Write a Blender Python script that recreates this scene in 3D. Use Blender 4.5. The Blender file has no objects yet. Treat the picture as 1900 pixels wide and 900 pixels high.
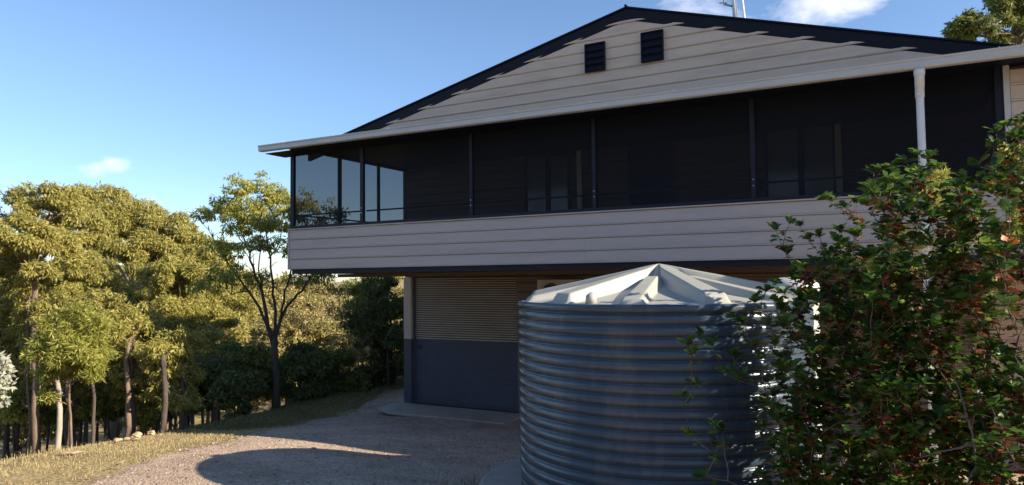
import bpy, math, random
import numpy as np
from mathutils import Vector, Matrix
R = math.radians
sc = bpy.context.scene
col = sc.collection
random.seed(7)
rng = np.random.default_rng(7)

# ------------------------------------------------------------------ camera
YAW, PITCH, ROLL, FOC = R(28.684), R(2.777), R(-0.675), 1320.7     # focal length in pixels of a 1900 wide frame
CAM = Vector((10.192, -9.863, 2.94))
FWD = Vector((-math.sin(YAW)*math.cos(PITCH), math.cos(YAW)*math.cos(PITCH), math.sin(PITCH)))
_r = Vector((math.cos(YAW), math.sin(YAW), 0)); _u = _r.cross(FWD)
RIGHT = _r*math.cos(ROLL) + _u*math.sin(ROLL)
UP = -_r*math.sin(ROLL) + _u*math.cos(ROLL)
cd = bpy.data.cameras.new('camera'); co = bpy.data.objects.new('camera', cd); col.objects.link(co)
cd.sensor_width = 36; cd.lens = FOC/1900*36; cd.clip_start = .05; cd.clip_end = 4000
m = Matrix((RIGHT, UP, -FWD)).transposed().to_4x4(); m.translation = CAM
co.matrix_world = m
sc.camera = co

# ------------------------------------------------------------------ sun and sky
SUN_EL, SUN_AZ = R(25.3), R(8.4)              # azimuth measured from +X towards +Y
SUN_STRENGTH, SKY_STRENGTH, EXPOSURE = 5.0, 0.108, 1.0
sund = Vector((math.cos(SUN_EL)*math.cos(SUN_AZ), math.cos(SUN_EL)*math.sin(SUN_AZ), math.sin(SUN_EL)))
sl = bpy.data.lights.new('sun', 'SUN'); sl.energy = SUN_STRENGTH; sl.angle = R(.53); sl.color = (1, .89, .70)
so = bpy.data.objects.new('sun', sl); col.objects.link(so)
so.rotation_euler = (-sund).to_track_quat('-Z', 'Y').to_euler()
so.location = (30, 5, 20)

w = bpy.data.worlds.new('World'); sc.world = w; w.use_nodes = True
nt = w.node_tree; N = nt.nodes; Lk = nt.links
for n in list(N): N.remove(n)
out = N.new('ShaderNodeOutputWorld'); bg = N.new('ShaderNodeBackground'); bg.inputs[1].default_value = SKY_STRENGTH
sky = N.new('ShaderNodeTexSky'); sky.sky_type = 'NISHITA'; sky.sun_disc = False
sky.sun_elevation = SUN_EL; sky.sun_rotation = math.pi/2 - SUN_AZ
sky.air_density = 1.0; sky.dust_density = .15; sky.ozone_density = 3.0; sky.altitude = 300
tc = N.new('ShaderNodeTexCoord')
def pixdir(px, py):
    d = FWD + RIGHT*((px-950)/FOC) - UP*((py-450)/FOC); d.normalize(); return d
def wmath(op, a, b=None, c=None):
    n = N.new('ShaderNodeMath'); n.operation = op
    for i, v in enumerate((a, b, c)):
        if v is None: continue
        if isinstance(v, (int, float)): n.inputs[i].default_value = v
        else: Lk.new(v, n.inputs[i])
    return n.outputs[0]
# clouds: soft cumulus scraps on the world sphere (direction based), a few banks of them
mp = N.new('ShaderNodeMapping'); mp.inputs['Scale'].default_value = (1, 1, 1.9); Lk.new(tc.outputs['Generated'], mp.inputs[0])
cn = N.new('ShaderNodeTexNoise'); cn.inputs['Scale'].default_value = 9; cn.inputs['Detail'].default_value = 8
cn.inputs['Roughness'].default_value = .58; cn.inputs['Distortion'].default_value = .35; Lk.new(mp.outputs[0], cn.inputs['Vector'])
total = None
for (dv, rad, amt) in ((pixdir(1530, 5), .095, .85), (pixdir(1440, -5), .12, .42), (pixdir(1275, 5), .10, .42), (pixdir(205, 298), .030, .55),
                       (pixdir(175, 305), .03, .35), (pixdir(280, 390), .035, .3), (pixdir(1620, -60), .12, .7),
                       (Vector((.3, -.8, .35)).normalized(), .3, .8), (Vector((-.5, -.8, .3)).normalized(), .3, .7), (Vector((.7, .5, .5)).normalized(), .3, .7)):
    d = N.new('ShaderNodeVectorMath'); d.operation = 'SUBTRACT'; Lk.new(tc.outputs['Generated'], d.inputs[0]); d.inputs[1].default_value = dv
    sv = N.new('ShaderNodeVectorMath'); sv.operation = 'MULTIPLY'; Lk.new(d.outputs[0], sv.inputs[0]); sv.inputs[1].default_value = (1, 1, 1.5)
    ln = N.new('ShaderNodeVectorMath'); ln.operation = 'LENGTH'; Lk.new(sv.outputs[0], ln.inputs[0])
    mk = wmath('MULTIPLY', wmath('SUBTRACT', 1.0, wmath('DIVIDE', ln.outputs['Value'], rad)), amt)
    mk = wmath('MAXIMUM', mk, 0.0)
    total = mk if total is None else wmath('MAXIMUM', total, mk)
cl = wmath('ADD', wmath('MULTIPLY', total, 1.15), wmath('MULTIPLY', wmath('SUBTRACT', cn.outputs['Fac'], .62), 2.6))
cl = wmath('MULTIPLY', cl, wmath('MINIMUM', wmath('MULTIPLY', total, 6.0), 1.0))
cl = wmath('MINIMUM', wmath('MAXIMUM', cl, 0.0), .93)
mx = N.new('ShaderNodeMix'); mx.data_type = 'RGBA'
hs = N.new('ShaderNodeHueSaturation'); hs.inputs['Saturation'].default_value = 1.06; hs.inputs['Value'].default_value = .96
Lk.new(sky.outputs[0], hs.inputs['Color'])
tn = N.new('ShaderNodeVectorMath'); tn.operation = 'MULTIPLY'; Lk.new(hs.outputs[0], tn.inputs[0])
sx = N.new('ShaderNodeSeparateXYZ'); Lk.new(tc.outputs['Generated'], sx.inputs[0])      # clearer, bluer air low down than the sky model gives
gr = N.new('ShaderNodeValToRGB'); Lk.new(wmath('MULTIPLY', wmath('MAXIMUM', sx.outputs[2], 0.0), 2.2), gr.inputs[0]); gr.color_ramp.interpolation = 'EASE'
gr.color_ramp.elements[0].color = (.76, .81, .93, 1); gr.color_ramp.elements[1].color = (1.05, .985, 1.0, 1); gr.color_ramp.elements[1].position = .75
Lk.new(gr.outputs[0], tn.inputs[1])
Lk.new(cl, mx.inputs[0]); Lk.new(tn.outputs[0], mx.inputs[6]); mx.inputs[7].default_value = (7.2, 7.0, 7.4, 1)
Lk.new(mx.outputs[2], bg.inputs[0]); Lk.new(bg.outputs[0], out.inputs[0])
sc.view_settings.view_transform = 'Standard'; sc.view_settings.look = 'None'
sc.view_settings.exposure = EXPOSURE; sc.view_settings.gamma = 1; sc.view_settings.use_curve_mapping = False
sc.cycles.max_bounces = 8; sc.cycles.transparent_max_bounces = 12

def PW(px, py, depth):
    """world point seen at a place of the photograph, at a given distance along the view axis"""
    return CAM + (FWD + RIGHT*((px-950)/FOC) - UP*((py-450)/FOC))*depth

# ------------------------------------------------------------------ materials
def newmat(name):
    mt = bpy.data.materials.new(name); mt.use_nodes = True
    return mt, mt.node_tree, mt.node_tree.nodes['Principled BSDF']
def mat(name, c, rough=.6, var=.12, scale=6, bump=0, bscale=80, metal=0, spec=.5, c2=None, coat=0, stretch=(1, 1, 1), dirt=None):
    mt, t, b = newmat(name)
    b.inputs['Roughness'].default_value = rough; b.inputs['Metallic'].default_value = metal
    b.inputs['Specular IOR Level'].default_value = spec; b.inputs['Coat Weight'].default_value = coat
    tcn = t.nodes.new('ShaderNodeTexCoord'); mpn = t.nodes.new('ShaderNodeMapping'); mpn.inputs['Scale'].default_value = stretch
    t.links.new(tcn.outputs['Object'], mpn.inputs[0])
    n = t.nodes.new('ShaderNodeTexNoise'); n.inputs['Scale'].default_value = scale; n.inputs['Detail'].default_value = 7; n.inputs['Roughness'].default_value = .62
    t.links.new(mpn.outputs[0], n.inputs['Vector'])
    rp = t.nodes.new('ShaderNodeValToRGB'); rp.color_ramp.elements[0].position = .28; rp.color_ramp.elements[1].position = .72
    a = [max(0, v*(1-var)) for v in c]; bb = [min(1, v*(1+var)) for v in (c2 or c)]
    rp.color_ramp.elements[0].color = (*a, 1); rp.color_ramp.elements[1].color = (*bb, 1)
    t.links.new(n.outputs['Fac'], rp.inputs[0])
    last = rp.outputs[0]
    if dirt:
        n3 = t.nodes.new('ShaderNodeTexNoise'); n3.inputs['Scale'].default_value = dirt[1]; n3.inputs['Detail'].default_value = 9; n3.inputs['Roughness'].default_value = .7
        mp3 = t.nodes.new('ShaderNodeMapping'); mp3.inputs['Scale'].default_value = dirt[3] if len(dirt) > 3 else (1, 1, 1)
        t.links.new(tcn.outputs['Object'], mp3.inputs[0]); t.links.new(mp3.outputs[0], n3.inputs['Vector'])
        r3 = t.nodes.new('ShaderNodeMapRange'); r3.inputs[1].default_value = .5; r3.inputs[2].default_value = .75; r3.inputs[4].default_value = dirt[2]
        t.links.new(n3.outputs['Fac'], r3.inputs[0])
        mxx = t.nodes.new('ShaderNodeMix'); mxx.data_type = 'RGBA'; t.links.new(r3.outputs[0], mxx.inputs[0]); t.links.new(last, mxx.inputs[6])
        mxx.inputs[7].default_value = (*dirt[0], 1); last = mxx.outputs[2]
    t.links.new(last, b.inputs['Base Color'])
    if bump:
        n2 = t.nodes.new('ShaderNodeTexNoise'); n2.inputs['Scale'].default_value = bscale; n2.inputs['Detail'].default_value = 5
        t.links.new(tcn.outputs['Object'], n2.inputs['Vector'])
        bp = t.nodes.new('ShaderNodeBump'); bp.inputs['Strength'].default_value = bump; bp.inputs['Distance'].default_value = .02
        t.links.new(n2.outputs['Fac'], bp.inputs['Height']); t.links.new(bp.outputs[0], b.inputs['Normal'])
    return mt
def leafmat(name, stops, trans=.35, rough=.5, bri=.25):
    """stops: [(pos, colour)...] picked per leaf"""
    mt = bpy.data.materials.new(name); mt.use_nodes = True; t = mt.node_tree
    for n in list(t.nodes): t.nodes.remove(n)
    o = t.nodes.new('ShaderNodeOutputMaterial'); g = t.nodes.new('ShaderNodeNewGeometry')
    rp = t.nodes.new('ShaderNodeValToRGB'); el = rp.color_ramp.elements
    while len(el) < len(stops): el.new(.5)
    for e, (p_, c_) in zip(el, stops): e.position = p_; e.color = (*c_, 1)
    tcn = t.nodes.new('ShaderNodeTexCoord'); nz = t.nodes.new('ShaderNodeTexNoise'); nz.inputs['Scale'].default_value = .9; nz.inputs['Detail'].default_value = 3
    t.links.new(tcn.outputs['Object'], nz.inputs['Vector'])
    oi = t.nodes.new('ShaderNodeObjectInfo')
    ad = t.nodes.new('ShaderNodeMath'); ad.operation = 'MULTIPLY_ADD'; ad.inputs[1].default_value = .75
    sb = t.nodes.new('ShaderNodeMath'); sb.operation = 'MULTIPLY_ADD'; sb.inputs[1].default_value = .5; sb.inputs[2].default_value = -.125
    t.links.new(nz.outputs['Fac'], sb.inputs[0]); t.links.new(g.outputs['Random Per Island'], ad.inputs[0]); t.links.new(sb.outputs[0], ad.inputs[2])
    t.links.new(ad.outputs[0], rp.inputs[0])
    pb = t.nodes.new('ShaderNodeBsdfPrincipled'); pb.inputs['Roughness'].default_value = rough; pb.inputs['Specular IOR Level'].default_value = bri
    tr = t.nodes.new('ShaderNodeBsdfTranslucent'); ms = t.nodes.new('ShaderNodeMixShader'); ms.inputs[0].default_value = trans
    t.links.new(rp.outputs[0], pb.inputs['Base Color']); t.links.new(rp.outputs[0], tr.inputs['Color'])
    t.links.new(pb.outputs[0], ms.inputs[1]); t.links.new(tr.outputs[0], ms.inputs[2]); t.links.new(ms.outputs[0], o.inputs[0])
    return mt
M = {}
M['clad'] = mat('painted_steel_cladding', (.46, .40, .375), .5, .05, 1.5, stretch=(.6, 1, 6), bump=.12, bscale=25, dirt=((.2, .17, .14), 2.2, .35, (.25, 1, 2.5)))
M['gable'] = mat('weathered_gable_cladding', (.62, .48, .37), .55, .07, 1.4, stretch=(.5, 1, 5), bump=.15, bscale=20, dirt=((.2, .16, .12), 1.8, .45, (.3, 1, 2)))
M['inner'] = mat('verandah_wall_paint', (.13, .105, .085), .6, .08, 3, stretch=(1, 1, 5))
M['slate'] = mat('dark_slate_paint', (.011, .013, .024), .5, .15, 4, spec=.25)
M['slate2'] = mat('slate_door_paint', (.062, .07, .098), .5, .12, 2.5, bump=.1, bscale=30, dirt=((.10, .095, .09), 3, .3))
M['tan'] = mat('tan_door_paint', (.56, .45, .37), .5, .08, 2, dirt=((.2, .15, .11), 3, .4, (.4, 1, 2)))
M['brown'] = mat('brown_timber', (.13, .085, .055), .7, .2, 6, stretch=(.4, 6, 6))
M['roof'] = mat('charcoal_roof_steel', (.006, .007, .015), .55, .15, 4, spec=.2)
M['gutter'] = mat('pale_gutter_steel', (.5, .5, .5), .38, .05, 3, spec=.5, dirt=((.3, .28, .25), 4, .35, (.3, 1, 1)))
M['pipe'] = mat('white_pvc', (.7, .71, .73), .4, .04, 4, dirt=((.45, .42, .38), 5, .3))
M['white'] = mat('white_steel', (.8, .8, .8), .4, .03, 4)
M['concrete'] = mat('concrete', (.40, .34, .285), .85, .14, 5, bump=.35, bscale=60, dirt=((.16, .13, .1), 2, .5))
M['tank'] = mat('grey_poly_tank', (.042, .068, .10), .27, .06, 2.0, bump=.06, bscale=14, spec=.55, dirt=((.26, .24, .2), 2.5, .35, (1, 1, .35)))
M['lid'] = mat('pale_poly_lid', (.37, .37, .335), .42, .05, 2.5, bump=.05, bscale=18, spec=.45, dirt=((.3, .27, .21), 4, .35))
M['whitetank'] = mat('white_poly', (.5, .5, .47), .45, .04, 3)
M['stone'] = mat('pale_stone', (.42, .31, .19), .9, .25, 9, bump=.6, bscale=12)
M['gravel'] = mat('gravel_chips', (.26, .21, .185), .9, .3, 3, bump=.3, bscale=30)
M['bark'] = mat('brown_bark', (.20, .135, .095), .9, .35, 7, bump=.8, bscale=14, stretch=(3, 3, .5))
M['darkbark'] = mat('dark_bark', (.085, .062, .05), .95, .35, 7, bump=.8, bscale=14, stretch=(3, 3, .5))
M['palebark'] = mat('pale_bark', (.38, .32, .26), .85, .3, 5, bump=.4, bscale=10, stretch=(3, 3, .5))
M['twig'] = mat('grey_twig', (.17, .13, .115), .8, .25, 12)
M['redtwig'] = mat('red_brown_twig', (.10, .045, .035), .7, .25, 12)
M['metal'] = mat('dull_metal', (.45, .45, .46), .35, .05, 5, metal=.8)
M['wallb'] = mat('brown_wall_paint', (.22, .155, .115), .55, .1, 3)
M['acbox'] = mat('beige_ac_paint', (.62, .53, .40), .5, .06, 4)
M['black'] = mat('black_plastic', (.012, .012, .014), .5, .1, 4)
M['lens'] = mat('tan_reflection_lens', (.55, .42, .30), .3, .08, 30)  # a tan reflection is put into the lens base colour
mg, t, b = newmat('window_glass'); b.inputs['Base Color'].default_value = (.16, .19, .26, 1); b.inputs['Roughness'].default_value = .12; b.inputs['Specular IOR Level'].default_value = .9; M['glass'] = mg
n_ = t.nodes.new('ShaderNodeTexNoise'); n_.inputs['Scale'].default_value = 1.2; bp_ = t.nodes.new('ShaderNodeBump'); bp_.inputs['Strength'].default_value = .06
t.links.new(n_.outputs['Fac'], bp_.inputs['Height']); t.links.new(bp_.outputs[0], b.inputs['Normal'])
# insect / shade mesh: a dark weave, about half open
mm = bpy.data.materials.new('shade_mesh'); mm.use_nodes = True; t = mm.node_tree
pb = t.nodes['Principled BSDF']; pb.inputs['Base Color'].default_value = (.012, .013, .02, 1); pb.inputs['Roughness'].default_value = .75; pb.inputs['Specular IOR Level'].default_value = .2
tr = t.nodes.new('ShaderNodeBsdfTransparent'); ms = t.nodes.new('ShaderNodeMixShader')
nz = t.nodes.new('ShaderNodeTexNoise'); nz.inputs['Scale'].default_value = 260; nz.inputs['Detail'].default_value = 1
tcn = t.nodes.new('ShaderNodeTexCoord'); t.links.new(tcn.outputs['Object'], nz.inputs['Vector'])
mr = t.nodes.new('ShaderNodeMapRange'); mr.inputs[1].default_value = .3; mr.inputs[2].default_value = .7; mr.inputs[3].default_value = .50; mr.inputs[4].default_value = .66
t.links.new(nz.outputs['Fac'], mr.inputs[0]); t.links.new(mr.outputs[0], ms.inputs[0])
t.links.new(tr.outputs[0], ms.inputs[1]); t.links.new(pb.outputs[0], ms.inputs[2]); t.links.new(ms.outputs[0], t.nodes['Material Output'].inputs[0])
M['mesh'] = mm

# ------------------------------------------------------------------ object helpers
def tag(o, label=None, cat=None, group=None, kind=None):
    if label: o['label'] = label
    if cat: o['category'] = cat
    if group: o['group'] = group
    if kind: o['kind'] = kind
    return o
def link(name, me, mt, parent=None):
    if mt: me.materials.append(mt)
    o = bpy.data.objects.new(name, me); col.objects.link(o)
    if parent: 
        o.parent = parent; o.matrix_parent_inverse = Matrix.Translation(-parent.location)
    return o
def empty(name, loc, label, cat, group=None):
    o = bpy.data.objects.new(name, None); col.objects.link(o); o.location = loc; o.empty_display_size = .3
    return tag(o, label, cat, group)
class MB:
    def __init__(s): s.v = []; s.f = []
    def add(s, vs, fs):
        k = len(s.v); s.v += [tuple(v) for v in vs]; s.f += [tuple(i+k for i in f) for f in fs]; return s
    def box(s, x0, x1, y0, y1, z0, z1):
        return s.add([(x, y, z) for z in (z0, z1) for y in (y0, y1) for x in (x0, x1)],
                     [(0, 2, 3, 1), (4, 5, 7, 6), (0, 1, 5, 4), (2, 6, 7, 3), (0, 4, 6, 2), (1, 3, 7, 5)])
    def prism(s, pts_a, pts_b):          # two matching closed outlines joined
        n = len(pts_a)
        return s.add(list(pts_a)+list(pts_b), [tuple(range(n))[::-1], tuple(range(n, 2*n))] + [(i, (i+1) % n, (i+1) % n+n, i+n) for i in range(n)])
    def tube(s, pts, rads, seg=8):
        pts = [Vector(p) for p in pts]; vs = []; n = len(pts)
        if not hasattr(rads, '__len__'): rads = [rads]*n
        prev = None
        for i, p in enumerate(pts):
            d = (pts[min(i+1, n-1)]-pts[max(i-1, 0)]).normalized()
            if prev is None:
                a = d.orthogonal().normalized()
            else:
                a = (prev - d*prev.dot(d)).normalized()
            prev = a; b_ = d.cross(a)
            for k in range(seg):
                an = 2*math.pi*k/seg; vs.append(p + (a*math.cos(an)+b_*math.sin(an))*rads[i])
        fs = [(i*seg+k, i*seg+(k+1) % seg, (i+1)*seg+(k+1) % seg, (i+1)*seg+k) for i in range(n-1) for k in range(seg)]
        fs += [tuple(range(seg))[::-1], tuple((n-1)*seg+k for k in range(seg))]
        return s.add(vs, fs)
    def build(s, name, mt, parent=None, smooth=False, bevel=0, kind=None, label=None):
        me = bpy.data.meshes.new(name); me.from_pydata(s.v, [], s.f); me.update()
        if smooth: me.polygons.foreach_set('use_smooth', [True]*len(me.polygons))
        o = link(name, me, mt, parent)
        if bevel:
            bv = o.modifiers.new('bevel', 'BEVEL'); bv.width = bevel; bv.segments = 2; bv.limit_method = 'ANGLE'
        if kind: o['kind'] = kind
        if label: o['label'] = label
        return o
def box(name, mt, parent, x0, x1, y0, y1, z0, z1, bevel=0, kind=None, label=None):
    return MB().box(x0, x1, y0, y1, z0, z1).build(name, mt, parent, bevel=bevel, kind=kind, label=label)
def npmesh(name, V, F, k):
    """V (n,3) float, F (m,k) int"""
    me = bpy.data.meshes.new(name); n = len(V); mfn = len(F)
    me.vertices.add(n); me.vertices.foreach_set('co', np.asarray(V, np.float32).ravel())
    me.loops.add(mfn*k); me.loops.foreach_set('vertex_index', np.asarray(F, np.int32).ravel())
    me.polygons.add(mfn); me.polygons.foreach_set('loop_start', np.arange(0, mfn*k, k, dtype=np.int32)); me.polygons.foreach_set('loop_total', np.full(mfn, k, np.int32))
    me.update(calc_edges=True); me.validate(); return me

# ------------------------------------------------------------------ terrain
CREST = np.array([(5.2, -16), (3.4, -8.5), (2.3, -6.3), (1.25, -5.0), (.35, -3.6), (-.1, -2.6), (-1.1, -.8), (-2.6, 2.4), (-3.3, 4.6), (-3.0, 8), (-2.2, 13), (0, 20), (8, 26), (30, 30), (80, 30)], float)
def crest_dist(x, y):
    best = np.full(x.shape, 1e9); sg = np.ones(x.shape)
    for a, b_ in zip(CREST[:-1], CREST[1:]):
        d = b_-a; L2 = (d**2).sum(); t_ = np.clip(((x-a[0])*d[0]+(y-a[1])*d[1])/L2, 0, 1)
        dx = x-a[0]-t_*d[0]; dy = y-a[1]-t_*d[1]; ds = np.hypot(dx, dy)
        cr = d[0]*(y-a[1])-d[1]*(x-a[0]); up = ds < best
        best = np.where(up, ds, best); sg = np.where(up, np.sign(cr), sg)
    return best*sg
def snoise(x, y, f, seed=0):
    r = np.random.default_rng(seed); o = 0
    for _ in range(5):
        a = r.uniform(0, 6.28); k = f*r.uniform(.6, 1.7); o = o + np.sin(k*(x*math.cos(a)+y*math.sin(a))+r.uniform(0, 6.28))
    return o/5
def smooth(a, b_, t_):
    t_ = np.clip((t_-a)/(b_-a), 0, 1); return t_*t_*(3-2*t_)
def H(x, y):
    x = np.asarray(x, float); y = np.asarray(y, float)
    yy = 3-y; z = .12*np.where(yy > .8, yy-.4, np.where(yy > 0, yy*yy*.625, 0)); z = np.minimum(z, 2.4)
    s = crest_dist(x, y); q = np.maximum(s, 0)
    drop = np.where(q < 1, .22*q*q, .44*q-.22); drop = 10*(1-np.exp(-drop/10))
    rise = smooth(30, 120, q)*9
    z = z - drop + rise + .12*snoise(x, y, .9, 1)*smooth(0, 6, np.abs(s)) * (s > 0) + 1.6*snoise(x, y, .06, 2)*smooth(25, 60, q)
    lx = smooth(2.2, -1.6, x)*smooth(7, 1.0, y)*.18        # the verge dips a little towards the bank
    return z - lx + .012*snoise(x, y, 2.3, 4)
def h1(x, y): return float(H(np.array([x]), np.array([y]))[0])
def grid_sheet(name, xs, ys, mt, dz=0):
    X, Y = np.meshgrid(xs, ys); Z = H(X, Y)+dz; nx, ny = len(xs), len(ys)
    V = np.stack([X, Y, Z], -1).reshape(-1, 3); i = np.arange(nx*ny).reshape(ny, nx)
    F = np.stack([i[:-1, :-1], i[:-1, 1:], i[1:, 1:], i[1:, :-1]], -1).reshape(-1, 4)
    me = npmesh(name, V, F, 4); me.polygons.foreach_set('use_smooth', [True]*len(F)); return link(name, me, mt)
# ground material: leaf litter, dry grass near the drive
def groundmat():
    mt, t, b = newmat('dry_grass_ground'); b.inputs['Roughness'].default_value = .95; b.inputs['Specular IOR Level'].default_value = .1
    tcn = t.nodes.new('ShaderNodeTexCoord')
    n = t.nodes.new('ShaderNodeTexNoise'); n.inputs['Scale'].default_value = 1.3; n.inputs['Detail'].default_value = 10; n.inputs['Roughness'].default_value = .7
    n2 = t.nodes.new('ShaderNodeTexNoise'); n2.inputs['Scale'].default_value = 22; n2.inputs['Detail'].default_value = 6
    for q in (n, n2): t.links.new(tcn.outputs['Object'], q.inputs['Vector'])
    ad = t.nodes.new('ShaderNodeMath'); ad.operation = 'ADD'; t.links.new(n.outputs['Fac'], ad.inputs[0]); t.links.new(n2.outputs['Fac'], ad.inputs[1])
    rp = t.nodes.new('ShaderNodeValToRGB'); e = rp.color_ramp.elements
    e[0].position = .36; e[0].color = (.12, .09, .05, 1); e[1].position = .64; e[1].color = (.48, .37, .19, 1)
    x = e.new(.5); x.color = (.34, .26, .13, 1)
    dv = t.nodes.new('ShaderNodeMath'); dv.operation = 'MULTIPLY'; dv.inputs[1].default_value = .5; t.links.new(ad.outputs[0], dv.inputs[0])
    t.links.new(dv.outputs[0], rp.inputs[0]); t.links.new(rp.outputs[0], b.inputs['Base Color'])
    bp = t.nodes.new('ShaderNodeBump'); bp.inputs['Strength'].default_value = .8; bp.inputs['Distance'].default_value = .04
    t.links.new(n2.outputs['Fac'], bp.inputs['Height']); t.links.new(bp.outputs[0], b.inputs['Normal']); return mt
def drivemat():
    mt, t, b = newmat('gravel_drive'); b.inputs['Roughness'].default_value = .95; b.inputs['Specular IOR Level'].default_value = .12
    tcn = t.nodes.new('ShaderNodeTexCoord')
    v = t.nodes.new('ShaderNodeTexVoronoi'); v.inputs['Scale'].default_value = 38
    v2 = t.nodes.new('ShaderNodeTexNoise'); v2.inputs['Scale'].default_value = 90; v2.inputs['Detail'].default_value = 4
    n = t.nodes.new('ShaderNodeTexNoise'); n.inputs['Scale'].default_value = .9; n.inputs['Detail'].default_value = 9; n.inputs['Roughness'].default_value = .72
    for q in (v, n, v2): t.links.new(tcn.outputs['Object'], q.inputs['Vector'])
    rp = t.nodes.new('ShaderNodeValToRGB'); e = rp.color_ramp.elements
    e[0].position = .36; e[0].color = (.40, .28, .21, 1); e[1].position = .66; e[1].color = (.66, .51, .385, 1)
    t.links.new(n.outputs['Fac'], rp.inputs[0])
    sp = t.nodes.new('ShaderNodeSeparateColor'); t.links.new(v.outputs['Color'], sp.inputs[0])
    rp2 = t.nodes.new('ShaderNodeMapRange'); rp2.inputs[3].default_value = .72; rp2.inputs[4].default_value = 1.22; t.links.new(sp.outputs[0], rp2.inputs[0])
    ml = t.nodes.new('ShaderNodeVectorMath'); ml.operation = 'SCALE'; t.links.new(rp.outputs[0], ml.inputs[0]); t.links.new(rp2.outputs[0], ml.inputs['Scale'])
    t.links.new(ml.outputs[0], b.inputs['Base Color'])
    iv = t.nodes.new('ShaderNodeMath'); iv.operation = 'MULTIPLY_ADD'; iv.inputs[1].default_value = -1.2; t.links.new(v.outputs['Distance'], iv.inputs[0]); t.links.new(v2.outputs['Fac'], iv.inputs[2])
    bp = t.nodes.new('ShaderNodeBump'); bp.inputs['Strength'].default_value = .9; bp.inputs['Distance'].default_value = .02
    t.links.new(iv.outputs[0], bp.inputs['Height']); t.links.new(bp.outputs[0], b.inputs['Normal']); return mt
M['ground'] = groundmat(); M['drive'] = drivemat()
def warp(lo, hi, c, n, p=2.6):
    t_ = np.linspace(-1, 1, n); s = np.sign(t_)*np.abs(t_)**p
    return np.where(s < 0, c+s*(c-lo), c+s*(hi-c))
tag(grid_sheet('ground', warp(-700, 500, 0, 260, 3), warp(-300, 800, 0, 260, 3), M['ground']), kind='structure')
# driveway
LE = [(-14, 5.9), (-9.9, 5.0), (-7.3, 3.85), (-5.9, 3.15), (-4.5, 2.45), (-3.0, 1.6), (-1.2, .75), (1.5, -.75), (5, -1.7), (10, -1.6), (17, -1.2)]
def left_edge(y): return np.interp(y, [a for a, _ in LE], [b_ for _, b_ in LE])
ys = np.linspace(-14, 17, 420); us = np.linspace(0, 1, 90)
Y = ys[:, None]+0*us[None]; lx = left_edge(Y)+.22*snoise(Y, Y*0, 2.6, 8)+.10*snoise(Y, Y*0, 6, 9)+.05*snoise(Y, Y*0, 21, 11)
rx = np.where(Y < 3.5, 16, -.02); X = lx+(rx-lx)*us[None]**1.5
edge = np.minimum(us[None]*18, 1)
Z = H(X, Y)+.03*edge-.012
V = np.stack([X, Y, Z], -1).reshape(-1, 3); i = np.arange(V.shape[0]).reshape(len(ys), len(us))
F = np.stack([i[:-1, :-1], i[:-1, 1:], i[1:, 1:], i[1:, :-1]], -1).reshape(-1, 4)
me = npmesh('driveway', V, F, 4); me.polygons.foreach_set('use_smooth', [True]*len(F)); tag(link('driveway', me, M['drive']), kind='structure')

# concrete apron in front of the roller door
mb = MB(); ap = [(.02, 3.48), (-.22, 3.3), (-.2, 2.75), (.35, 2.45), (3.2, 2.5), (3.2, 3.48)]
mb.prism([(x, y, .0) for x, y in ap], [(x, y, .075 if y > 3 else .065) for x, y in ap])
tag(mb.build('apron', M['concrete'], bevel=.02), kind='structure')

# ------------------------------------------------------------------ house
house = empty('house', (6, 5, 0), 'two storey house with charcoal gable roof and long dark screened verandah', 'house')
hp = house
PITCHB = .187
S = 3.53
prof = [(-.002, 0), (-.024, .003), (-.027, .014), (-.012, .026), (-.010, PITCHB-.012), (-.002, PITCHB-.002)]
def board(name, mt, parent, x0, x1, y, z0, h=PITCHB, p=prof, axis='x', xl=None, xr=None, label=None):
    """one profiled cladding board; xl / xr may be functions of z and of the proudness"""
    k = h/PITCHB; a = []; b_ = []
    for (dy, dz) in p:
        dz = dz*k if dz > .05 else dz
        z = z0+dz; xa = xl(z, dz) if xl else x0; xb = xr(z, dz) if xr else x1
        if axis == 'x': a.append((xa, y+dy, z)); b_.append((xb, y+dy, z))
        else: a.append((y-(-dy), xa, z)); b_.append((y-(-dy), xb, z))
    # back edge
    if axis == 'x':
        a += [(a[-1][0], y+.02, a[-1][2]), (a[0][0], y+.02, z0)]; b_ += [(b_[-1][0], y+.02, b_[-1][2]), (b_[0][0], y+.02, z0)]
    else:
        a += [(y+.02, a[-1][1], a[-1][2]), (y+.02, a[0][1], z0)]; b_ += [(y+.02, b_[-1][1], b_[-1][2]), (y+.02, b_[0][1], z0)]
    mb = MB(); mb.prism(a[::-1], b_[::-1]); return mb.build(name, mt, parent, label=label)
XR = 11.28       # right end of the screened part
# verandah front: cladding, edge beam, sill
for r_ in range(4):
    board('cladding_board', M['clad'], hp, -.035, 6.05, 0, 3.134+r_*PITCHB)
    board('cladding_board', M['clad'], hp, 6.0515, 16, 0, 3.134+r_*PITCHB)
    board('cladding_board', M['clad'], hp, 0.02, S, -.035, 3.134+r_*PITCHB, axis='y')
box('corner_strip', M['clad'], hp, -.062, -.037, -.03, .0, 3.13, 3.884)
box('sill_cap', M['clad'], hp, -.06, 16, -.045, .02, 3.883, 3.903, bevel=.004)
box('sill_rail', M['slate'], hp, -.03, 16, -.01, .06, 3.905, 3.955)
box('end_sill_rail', M['slate'], hp, -.03, .03, .063, S, 3.885, 3.93)
box('edge_beam', M['slate'], hp, 0, 16, .022, .09, 3.045, 3.88)
box('end_beam', M['slate'], hp, -.012, .05, .094, S, 3.045, 3.88)
box('verandah_floor', M['brown'], hp, .055, 16, .094, S, 3.06, 3.15)
box('bearer', M['brown'], hp, .02, 16, 1.25, 1.38, 2.975, 3.04)
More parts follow.
